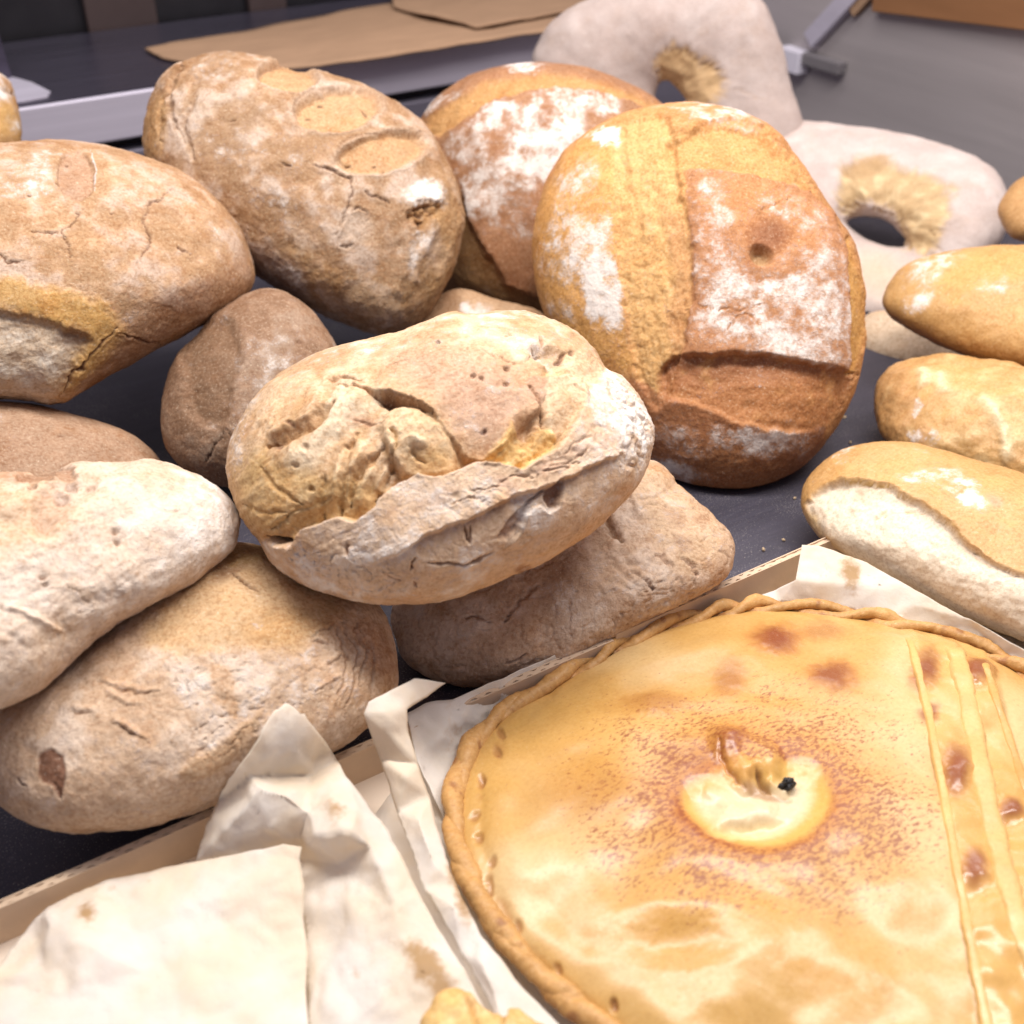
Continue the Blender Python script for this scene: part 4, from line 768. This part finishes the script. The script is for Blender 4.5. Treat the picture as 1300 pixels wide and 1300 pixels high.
n = vnormals(P, f); n = n if n[:, 2].mean() > 0 else -n
P2 = P+n*c.H[:, None]; nL = len(loop)
low = P2[loop].copy(); low[:, 2] = .0; low[:, :2] += (PC-low[:, :2])*.03; low[:, 2] = .0075
idx = np.arange(len(P2), len(P2)+nL); ff = np.concatenate([f, np.stack([loop, idx, np.roll(idx, -1), np.roll(loop, -1)], -1)])
ext = lambda v: np.concatenate([v, v[loop]])
lid = mesh_np('lid', np.concatenate([P2, low])-POFF, ff, PASTRY, dict(tint=ext(c.col), flour=np.zeros(len(P2)+nL), speck=ext(c.sp), gloss=ext(c.gl)), pie)
lid_w = bpy.data.objects.new('tmp', lid.data); lid_w.location = POFF
LB = bvh_of([lid_w]); bpy.data.objects.remove(lid_w)

# plaited rim: two twisted strands of dough laid round the edge
Nr, Nc = 1400, 18; aa = np.linspace(-math.pi, math.pi, Nr, endpoint=False); rr_ = np.interp(aa, ang, rs)*.975
path = np.stack([PC[0]+rr_*np.cos(aa), PC[1]+rr_*np.sin(aa)], 1); L = np.cumsum(np.hypot(*np.diff(np.vstack([path[-1:], path]), axis=0).T))
tot = L[-1]; turns = round(tot/.085); pxr, pyr = project(np.concatenate([path, np.full((Nr, 1), .03)], 1))
twist = .30+.70*sst(620, 760, pxr)*sst(930, 860, pyr); ph = 2*math.pi*turns*L/tot+.9*np.sin(L*23)+.5*np.sin(L*61)
A, B = np.meshgrid(np.arange(Nr), np.linspace(0, 2*math.pi, Nc, endpoint=False), indexing='ij'); A = A.ravel(); B = B.ravel(); rvec = np.stack([np.cos(aa), np.sin(aa)], 1)
i = np.arange(Nr*Nc).reshape(Nr, Nc); f = np.stack([i, np.roll(i, -1, 0), np.roll(np.roll(i, -1, 0), -1, 1), np.roll(i, -1, 1)], -1).reshape(-1, 4)
for kk in (0, 1):
    pk = ph+kk*math.pi; off = .0040*twist; cxy = path+rvec*(off*1.25*np.cos(pk))[:, None]; cz = .0215+off*.85*np.sin(pk)
    rad = (.0046+.0014*(1-twist))*(1+.16*np.sin(L*71+kk*2)+.10*np.sin(L*133))
    e = np.stack([rvec[A, 0]*np.cos(B), rvec[A, 1]*np.cos(B), np.sin(B)*.9], 1); pr = np.concatenate([cxy[A], cz[A][:, None]], 1)+e*rad[A][:, None]
    pr += (fbm(pr, 70, 3, 77+kk)*.0016+.0006*fbm(pr, 260, 2, 71))[:, None]*e
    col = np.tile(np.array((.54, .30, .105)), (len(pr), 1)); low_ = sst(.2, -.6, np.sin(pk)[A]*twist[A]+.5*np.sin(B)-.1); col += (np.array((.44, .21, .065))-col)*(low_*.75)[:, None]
    col *= (1+.22*fbm(pr, 40, 3, 78))[:, None]; dk = sst(.32, .55, fbm(pr, 75, 2, 79+kk))[:, None]; col += (np.array((.26, .10, .04))-col)*dk*.7
    mesh_np('plait_strand', pr-POFF, f, RIM, dict(tint=col, flour=np.zeros(len(pr)), speck=np.full(len(pr), .22), gloss=np.full(len(pr), .18)), pie)

def strip(px_line, w0, h, colr):
    """a flat dough strip following the lid"""
    ln = catmull(px_line, 16, False); pts = []
    for (x, y) in ln:
        p, nrm = cast(LB, x, y)
        if p is None: p = Vector(at_z(x, y, .036))
        pts.append(np.array(p))
    pts = np.array(pts)
    for _ in range(3): pts[1:-1, 2] = (pts[:-2, 2]+2*pts[1:-1, 2]+pts[2:, 2])/4
    V, Fq = [], []; M = 11
    for k in range(len(pts)):
        tg_ = pts[min(k+1, len(pts)-1)]-pts[max(k-1, 0)]; sd = np.cross(tg_, [0, 0, 1]); sd /= np.linalg.norm(sd)
        wv = w0*(1+.10*math.sin(k*.5)+.06*math.sin(k*1.7)); hk = h*min(1, k/6)
        for j in range(M):
            e = -1+2*j/(M-1); V.append(pts[k]+sd*wv*e+np.array([0, 0, hk*max(0, 1-abs(e)**4)**.5-.0012]))
        if k:
            for j in range(M-1): Fq.append([(k-1)*M+j, (k-1)*M+j+1, k*M+j+1, k*M+j])
    V = np.array(V); cl = np.tile(np.array(colr), (len(V), 1))*(1+.15*fbm(V, 40, 3, 50))[:, None]
    Fq = np.array(Fq); n = vnormals(V, Fq)
    if n[:, 2].mean() < 0: Fq = Fq[:, ::-1]
    return mesh_np('dough_strip', V-POFF, Fq, PASTRY, dict(tint=cl, flour=np.zeros(len(V)), speck=np.full(len(V), .12), gloss=np.full(len(V), .1)), pie)
strip([(1153, 806), (1163, 840), (1180, 910), (1197, 1000), (1213, 1090), (1230, 1180), (1245, 1260), (1262, 1340)], .0030, .0024, (.64, .40, .14))
strip([(1210, 818), (1222, 860), (1238, 940), (1256, 1030), (1276, 1110), (1300, 1190), (1340, 1290)], .0068, .0036, (.64, .41, .15))
strip([(1248, 836), (1262, 880), (1285, 950), (1305, 1010), (1340, 1100)], .0030, .0026, (.58, .33, .10))
bp, _ = cast(LB, 999, 1000); bm = bmesh.new(); bmesh.ops.create_icosphere(bm, subdivisions=3, radius=.0045)
for v in bm.verts:
    k = fbm(np.array([v.co[:]]), 300, 2, 5)[0]; v.co *= 1+.7*k; v.co.y *= .8
me = bpy.data.meshes.new('burnt_crumb'); bm.to_mesh(me); bm.free(); me.materials.append(BURNT); o = bpy.data.objects.new('burnt_crumb', me); COL.objects.link(o); o.parent = pie; o.location = Vector(bp)+Vector((0, 0, .003))-Vector(POFF)

# --- papers
LO = [o for o in bpy.data.objects if o.type == 'MESH' and o.get('category') == 'bread']
near = bvh_of([o for o in LO if 'cardboard' in o['label']])
def sheet(name, label, cat, bound, inner=(), stains=(), mat=PAPER, cuts=6, rough=.0016, scale=38, thick=.0002, drape=True, smooth=2, seed=3, group=None, folds=()):
    ctl = []
    for q in list(bound)+list(inner):
        ctl.append(at_y(q[0], q[1], q[3]) if len(q) == 4 else at_z(*q))
    p2 = [Vector((q[0], q[1])) for q in list(bound)+list(inner)]; nb = len(bound)
    out = geometry.delaunay_2d_cdt(p2, [(k, (k+1) % nb) for k in range(nb)], [], 1, 1e-4)
    vv, fc, orig = out[0], out[2], out[3]
    bm = bmesh.new(); bv = []
    for k, v in enumerate(vv): bv.append(bm.verts.new(ctl[orig[k][0]]))
    for q in fc:
        try: bm.faces.new([bv[k] for k in q])
        except ValueError: pass
    bmesh.ops.subdivide_edges(bm, edges=list(bm.edges), cuts=cuts, use_grid_fill=True)
    for _ in range(smooth): bmesh.ops.smooth_vert(bm, verts=[v for v in bm.verts if not v.is_boundary], factor=.5, use_axis_x=True, use_axis_y=True, use_axis_z=True)
    bmesh.ops.triangulate(bm, faces=bm.faces); bmesh.ops.subdivide_edges(bm, edges=[e for e in bm.edges if e.calc_length() > .004], cuts=1); bmesh.ops.triangulate(bm, faces=bm.faces)
    bmesh.ops.recalc_face_normals(bm, faces=bm.faces); bm.normal_update(); bm.verts.ensure_lookup_table()
    P = np.array([v.co[:] for v in bm.verts]); Nn = np.array([v.normal[:] for v in bm.verts])
    wp = P+.006*np.stack([fbm(P, 30, 2, seed+5), fbm(P, 30, 2, seed+6), fbm(P, 30, 2, seed+7)], 1)
    hh = rough*(1.1*np.abs(perlin(wp*scale*.5, seed))*2.2-.6+.5*np.abs(perlin(wp*scale*1.15, seed+1))*2.2-.3+.30*np.abs(perlin(wp*scale*2.6, seed+2))*2.2)
    P = P+Nn*hh[:, None]; px, py = project(P); st = np.zeros(len(P))
    for (x, y, rx, ry, v) in stains: st += v*np.exp(-(((px-x)/rx)**2+((py-y)/ry)**2))
    if drape:
        for k in range(len(P)):
            h = near.ray_cast(Vector(CAM), Vector(P[k]-CAM).normalized())
            if h[0] is not None:
                dd = np.linalg.norm(P[k]-CAM)
                if h[3] < dd+.004: P[k] = CAM+(P[k]-CAM)/dd*(h[3]-.004)
    org = np.array([P[:, 0].mean(), P[:, 1].mean(), P[:, 2].min()])
    for v, q in zip(bm.verts, P): v.co = Vector(q-org)
    me = bpy.data.meshes.new(name); bm.to_mesh(me); bm.free(); me.polygons.foreach_set('use_smooth', [True]*len(me.polygons)); me.materials.append(mat)
    aa_ = me.attributes.new('stain', 'FLOAT', 'POINT'); aa_.data.foreach_set('value', st.astype(np.float32))
    o = bpy.data.objects.new(name, me); COL.objects.link(o); o.location = org
    md = o.modifiers.new('thickness', 'SOLIDIFY'); md.thickness = thick; md.offset = 0
    return tag(o, label, cat, group)
def wz(x, y, z):
    p = np.array([[x, y, z]]); a, b = project(p); return (a[0], b[0], z)
# liner under the pie
g = [(x, y) for x in np.linspace(-.06, .66, 13) for y in np.linspace(.08, .44, 8)]
bnd = [(x, .06) for x in np.linspace(-.08, .67, 12)]+[(.672, y) for y in np.linspace(.1, .42, 6)]+[(x, .455-.006*math.sin(x*40)) for x in np.linspace(.67, .20, 10)]+[(.12, .40), (.05, .37), (-.02, .36), (-.08, .33)]
sheet('parchment_sheet', 'wide cream parchment sheet lying under the pie in the cardboard tray', 'paper', [wz(x, y, .0055) for x, y in bnd], [wz(x, y, .0055) for x, y in g if y < .36 or x > .2], drape=False, rough=.0009, cuts=3)
sheet('parchment_sheet', 'crumpled parchment edge standing behind the pie against the cardboard wall', 'paper',
      [(516, 906, .034), (540, 893, .035), (575, 888, .033), (620, 868, .034), (700, 836, .033), (762, 805, .033), (800, 800, .026), (745, 838, .020), (650, 888, .016), (600, 930, .014), (574, 985, .012), (566, 1040, .010), (548, 1012, .016), (530, 965, .024)],
      [(560, 930, .028), (545, 960, .020), (600, 900, .026), (580, 950, .016), (640, 875, .027), (690, 858, .024)], [(575, 930, 20, 40, .35)], rough=.0026, drape=False)
sheet('parchment_sheet', 'narrow strip of parchment curling up beside the pie with a bright white tip', 'paper',
      [(462, 906, 0, .452), (468, 891, 0, .456), (495, 877, 0, .459), (527, 861, 0, .461), (567, 867, 0, .461), (540, 885, 0, .455), (516, 901, 0, .448), (518, 930, 0, .440), (530, 970, .044), (547, 1010, .034), (562, 1062, .030), (580, 1120, .029), (610, 1186, .028), (660, 1252, .027), (745, 1335, .027), (650, 1335, .024), (585, 1212, .026), (535, 1125, .028), (505, 1032, .030), (484, 965, .042)],
      [(490, 905, 0, .447), (500, 938, 0, .438), (513, 985, .048), (530, 1040, .038), (548, 1090, .036), (575, 1150, .034), (610, 1220, .033)], [(590, 1140, 14, 40, .8), (575, 1110, 12, 16, .6), (560, 1050, 8, 30, .2)], rough=.0018, smooth=1)
sheet('parchment_sheet', 'crumpled parchment rising to a pointed peak over the cardboard edge', 'paper',
      [(240, 1110, .014), (250, 1090, .026), (264, 1042, .040), (283, 1005, 0, .463), (305, 972, 0, .467), (330, 925, 0, .470), (350, 901, 0, .472), (362, 890, 0, .472), (384, 907, 0, .469), (412, 942, 0, .464), (428, 965, 0, .458), (441, 990, .050), (468, 1025, .042), (490, 1050, .040), (520, 1110, .034), (560, 1182, .030), (600, 1250, .027), (645, 1335, .025), (395, 1345, .016), (385, 1200, .016), (380, 1090, .018), (300, 1112, .014)],
      [(338, 958, 0, .452), (352, 930, 0, .460), (345, 985, 0, .452), (330, 1000, 0, .440), (378, 955, 0, .450), (395, 985, 0, .452), (300, 1040, .050), (320, 1060, .040), (440, 1056, .056), (400, 1062, .050), (415, 1015, .056), (390, 1030, .052), (365, 1010, .060), (470, 1075, .044), (430, 1100, .030), (460, 1180, .028), (420, 1260, .022), (500, 1150, .034), (520, 1220, .030), (480, 1270, .024), (560, 1270, .026), (455, 1030, .050)],
      [(540, 1225, 26, 22, .95), (560, 1255, 22, 16, .8), (520, 1200, 24, 14, .4), (430, 1030, 20, 14, .55), (415, 1020, 12, 10, .3), (455, 1240, 8, 8, .5), (480, 1160, 60, 50, .15), (370, 1000, 20, 20, .15)], rough=.0022, scale=44, smooth=0, seed=14)
sheet('parchment_sheet', 'flat white parchment sheet with a folded corner at the front of the cardboard tray', 'paper',
      [(-70, 1345, .026), (-30, 1250, .024), (0, 1222, .022), (42, 1168, .020), (60, 1148, .024), (140, 1116, .026), (200, 1104, .027), (260, 1092, .030), (330, 1080, .034), (360, 1072, .036), (384, 1076, .036), (381, 1095, .033), (387, 1130, .030), (385, 1165, .027), (391, 1210, .025), (388, 1260, .024), (394, 1345, .023), (200, 1350, .03)],
      [(60, 1165, .034), (120, 1140, .034), (55, 1228, .030), (95, 1195, .036), (160, 1160, .031), (250, 1150, .031), (330, 1130, .033), (300, 1230, .029), (200, 1240, .029), (100, 1270, .029), (345, 1200, .027), (370, 1280, .025)],
      [(110, 1160, 14, 16, .8), (140, 1130, 30, 8, .3), (180, 1118, 20, 8, .3), (20, 1205, 4, 3, .5)], rough=.0020, scale=42, smooth=0, seed=25)
sheet('parchment_sheet', 'folded parchment flap poking out between the split roll and the plaited rim', 'paper',
      [(1018, 692, .046), (1038, 694, .046), (1065, 702, .044), (1100, 714, .042), (1150, 742, .038), (1230, 786, .034), (1340, 845, .030), (1340, 870, .022), (1270, 826, .022), (1200, 800, .022), (1130, 784, .022), (1050, 768, .022), (990, 764, .018), (960, 758, .016), (985, 748, .022), (1010, 736, .034)],
      [(1060, 722, .042), (1045, 740, .036), (1100, 745, .036), (1160, 768, .032), (1240, 800, .028), (1020, 755, .026)], [(1082, 730, 12, 24, .9), (1070, 722, 10, 14, .3)], rough=.0016, smooth=1, seed=31)

# torn bit of pastry at the front
def paint_T(c):
    c.H += .004*c.n(60, 3, 1); c.mix(sst(0, .6, c.n(60, 3, 2)), (.74, .56, .30), .7); c.crack([(590, 1262), (600, 1285), (605, 1310)], 5, .004, (.5, .3, .1)); c.crack([(640, 1275), (635, 1300)], 5, .004, (.5, .3, .1)); c.fl -= .3
loaf('pastry_scrap', 'torn golden scrap of pastry on the parchment beside the pie', [(530, 1320), (545, 1280), (560, 1262), (583, 1256), (605, 1268), (630, 1284), (655, 1276), (690, 1300), (720, 1350), (620, 1400), (540, 1370)], .535, paint_T, N=70, base=(.66, .44, .17), mat=SMOOTH, cat='pastry', thick=.5)

# ------------------------------------------------------------------ behind the bread
sheet('kraft_paper', 'brown kraft paper lying flat along the edge of the steel ledge', 'paper',
      [(184, 63, .1660), (205, 73, .1662), (260, 84, .1664), (330, 89, .1664), (400, 84, .1664), (500, 70, .1664), (600, 54, .1664), (690, 40, .1664), (760, 30, .1664), (760, -40, .1664), (520, 0, .1664), (400, 22, .1666), (300, 42, .1668), (230, 54, .1666)],
      [(300, 66, .1664), (420, 50, .1666), (550, 30, .1664), (660, 10, .1664)], mat=KRAFT, rough=.0016, scale=14, thick=.003, drape=False, group='kraft papers on the ledge', cuts=5)
sheet('kraft_paper', 'smaller brown kraft sheet lying on top of the long kraft paper', 'paper',
      [(495, -12, .176), (500, 8, .175), (530, 18, .1745), (570, 26, .1745), (604, 34, .1735), (650, 27, .1735), (700, 18, .1735), (760, 8, .174), (760, -60, .175), (560, -50, .177)],
      [(600, 5, .1765), (680, -10, .175)], mat=KRAFT, rough=.0020, scale=16, thick=.002, drape=False, group='kraft papers on the ledge', cuts=5, seed=9)
be = empty('steel_stand', (.27, 1.49, .1625)); tag(be, 'thin bent steel plate standing at the far end of the rear ledge', 'stand')
foot = [at_z(x, y, .1645) for x, y in ((-60, 112), (14, 97), (40, 104), (64, 116), (60, 122), (28, 128), (-60, 140))]
bm = bmesh.new(); tv = [bm.verts.new(Vector(q)-be.location) for q in foot]; fa = bm.faces.new(tv); r = bmesh.ops.extrude_face_region(bm, geom=[fa])
for v in r['geom']:
    if isinstance(v, bmesh.types.BMVert): v.co.z -= .0018
bmesh.ops.recalc_face_normals(bm, faces=bm.faces); me = bpy.data.meshes.new('foot_plate'); bm.to_mesh(me); bm.free(); me.materials.append(STEEL); o = bpy.data.objects.new('foot_plate', me); COL.objects.link(o); o.parent = be
b0 = at_z(15, 98, .165); bm = bmesh.new()
prof = [b0+np.array(q) for q in ((-.14, 0, 0), (0, 0, 0), (-.004, .004, .08), (-.022, .012, .20), (-.14, .012, .20))]
tv = [bm.verts.new(Vector(q)-be.location) for q in prof]; fa = bm.faces.new(tv); r = bmesh.ops.extrude_face_region(bm, geom=[fa])
for v in r['geom']:
    if isinstance(v, bmesh.types.BMVert): v.co.y += .0018
bmesh.ops.recalc_face_normals(bm, faces=bm.faces); me = bpy.data.meshes.new('upright_plate'); bm.to_mesh(me); bm.free(); me.materials.append(STEEL_TOP); o = bpy.data.objects.new('upright_plate', me); COL.objects.link(o); o.parent = be

br = empty('wall_bracket', (XP, 1.30, .09)); tag(br, 'grey bracket with a pale end clip fixed to the steel end panel', 'bracket')
def pbox(name, pa_, pb, depth, mat, parent, off=0.):
    p0, p1 = at_x(*pa_, XP), at_x(*pb, XP); lo = np.minimum(p0, p1); hi = np.maximum(p0, p1)
    return box(name, (XP-depth-off, lo[1], lo[2]), (XP-.0008-off, hi[1], hi[2]), mat, parent, .002)
pbox('end_clip', (1003, 56), (1026, 93), .024, WHITEP, br); 
p = at_x(1028, 64, XP); q = at_x(1074, 94, XP); box('arm', (XP-.018, q[1], min(p[2], q[2])), (XP-.0008, p[1], max(p[2], q[2])), GREYP, br, .002)
def bar(name, a_, b_, wdt, dep, mat, parent):
    A_, B_ = at_x(*a_, XP), at_x(*b_, XP); d = B_-A_; L_ = np.linalg.norm(d); sd = np.cross(d/L_, [1, 0, 0]); bm = bmesh.new(); bmesh.ops.create_cube(bm, size=1)
    for v in bm.verts: v.co = Vector(A_+d*(v.co.x+.5)+sd*wdt*v.co.y+np.array([-(v.co.z+.5)*dep-.001, 0, 0]))-parent.location
    bmesh.ops.bevel(bm, geom=list(bm.edges), offset=.0015, segments=2, affect='EDGES', profile=.5)
    bmesh.ops.recalc_face_normals(bm, faces=bm.faces); me = bpy.data.meshes.new(name); bm.to_mesh(me); bm.free(); me.materials.append(mat); o = bpy.data.objects.new(name, me); COL.objects.link(o); o.parent = parent
bar('brace', (1034, 50), (1108, -30), .026, .014, STEEL, br); bar('brace', (1086, 14), (1136, -40), .018, .010, KRAFT, br)
wb = empty('reflection_board', (XP, 1.05, .21)); tag(wb, 'brown board standing in for a blurred reflection along the top of the steel end panel', 'board')
bar('reflection_plank', (1118, -8), (1340, 16), .042, .014, REFL_BROWN, wb)  # added board in place of a loaf's blurred reflection in the end panel
# a few stray crumbs on the tray
bm = bmesh.new(); bmesh.ops.create_icosphere(bm, subdivisions=1, radius=.0017); cm = bpy.data.meshes.new('bread_crumb'); bm.to_mesh(cm); bm.free(); cm.materials.append(simple('crumb', (.60, .45, .28), .8, 0, 200, .3, 0))
for x, y in ((1085, 560), (1010, 636), (990, 690), (1076, 530), (975, 700)):
    o = bpy.data.objects.new('bread_crumb', cm); COL.objects.link(o); o.location = at_z(x+random.uniform(-6, 6), y+random.uniform(-6, 6), .0012); o.scale = [random.uniform(.5, 1.2) for _ in range(3)]; o.rotation_euler = (random.random()*3, random.random()*3, random.random()*3)
    tag(o, 'tiny pale bread crumb lying on the dark tray near the scored round loaf', 'crumb', 'crumbs on the tray')
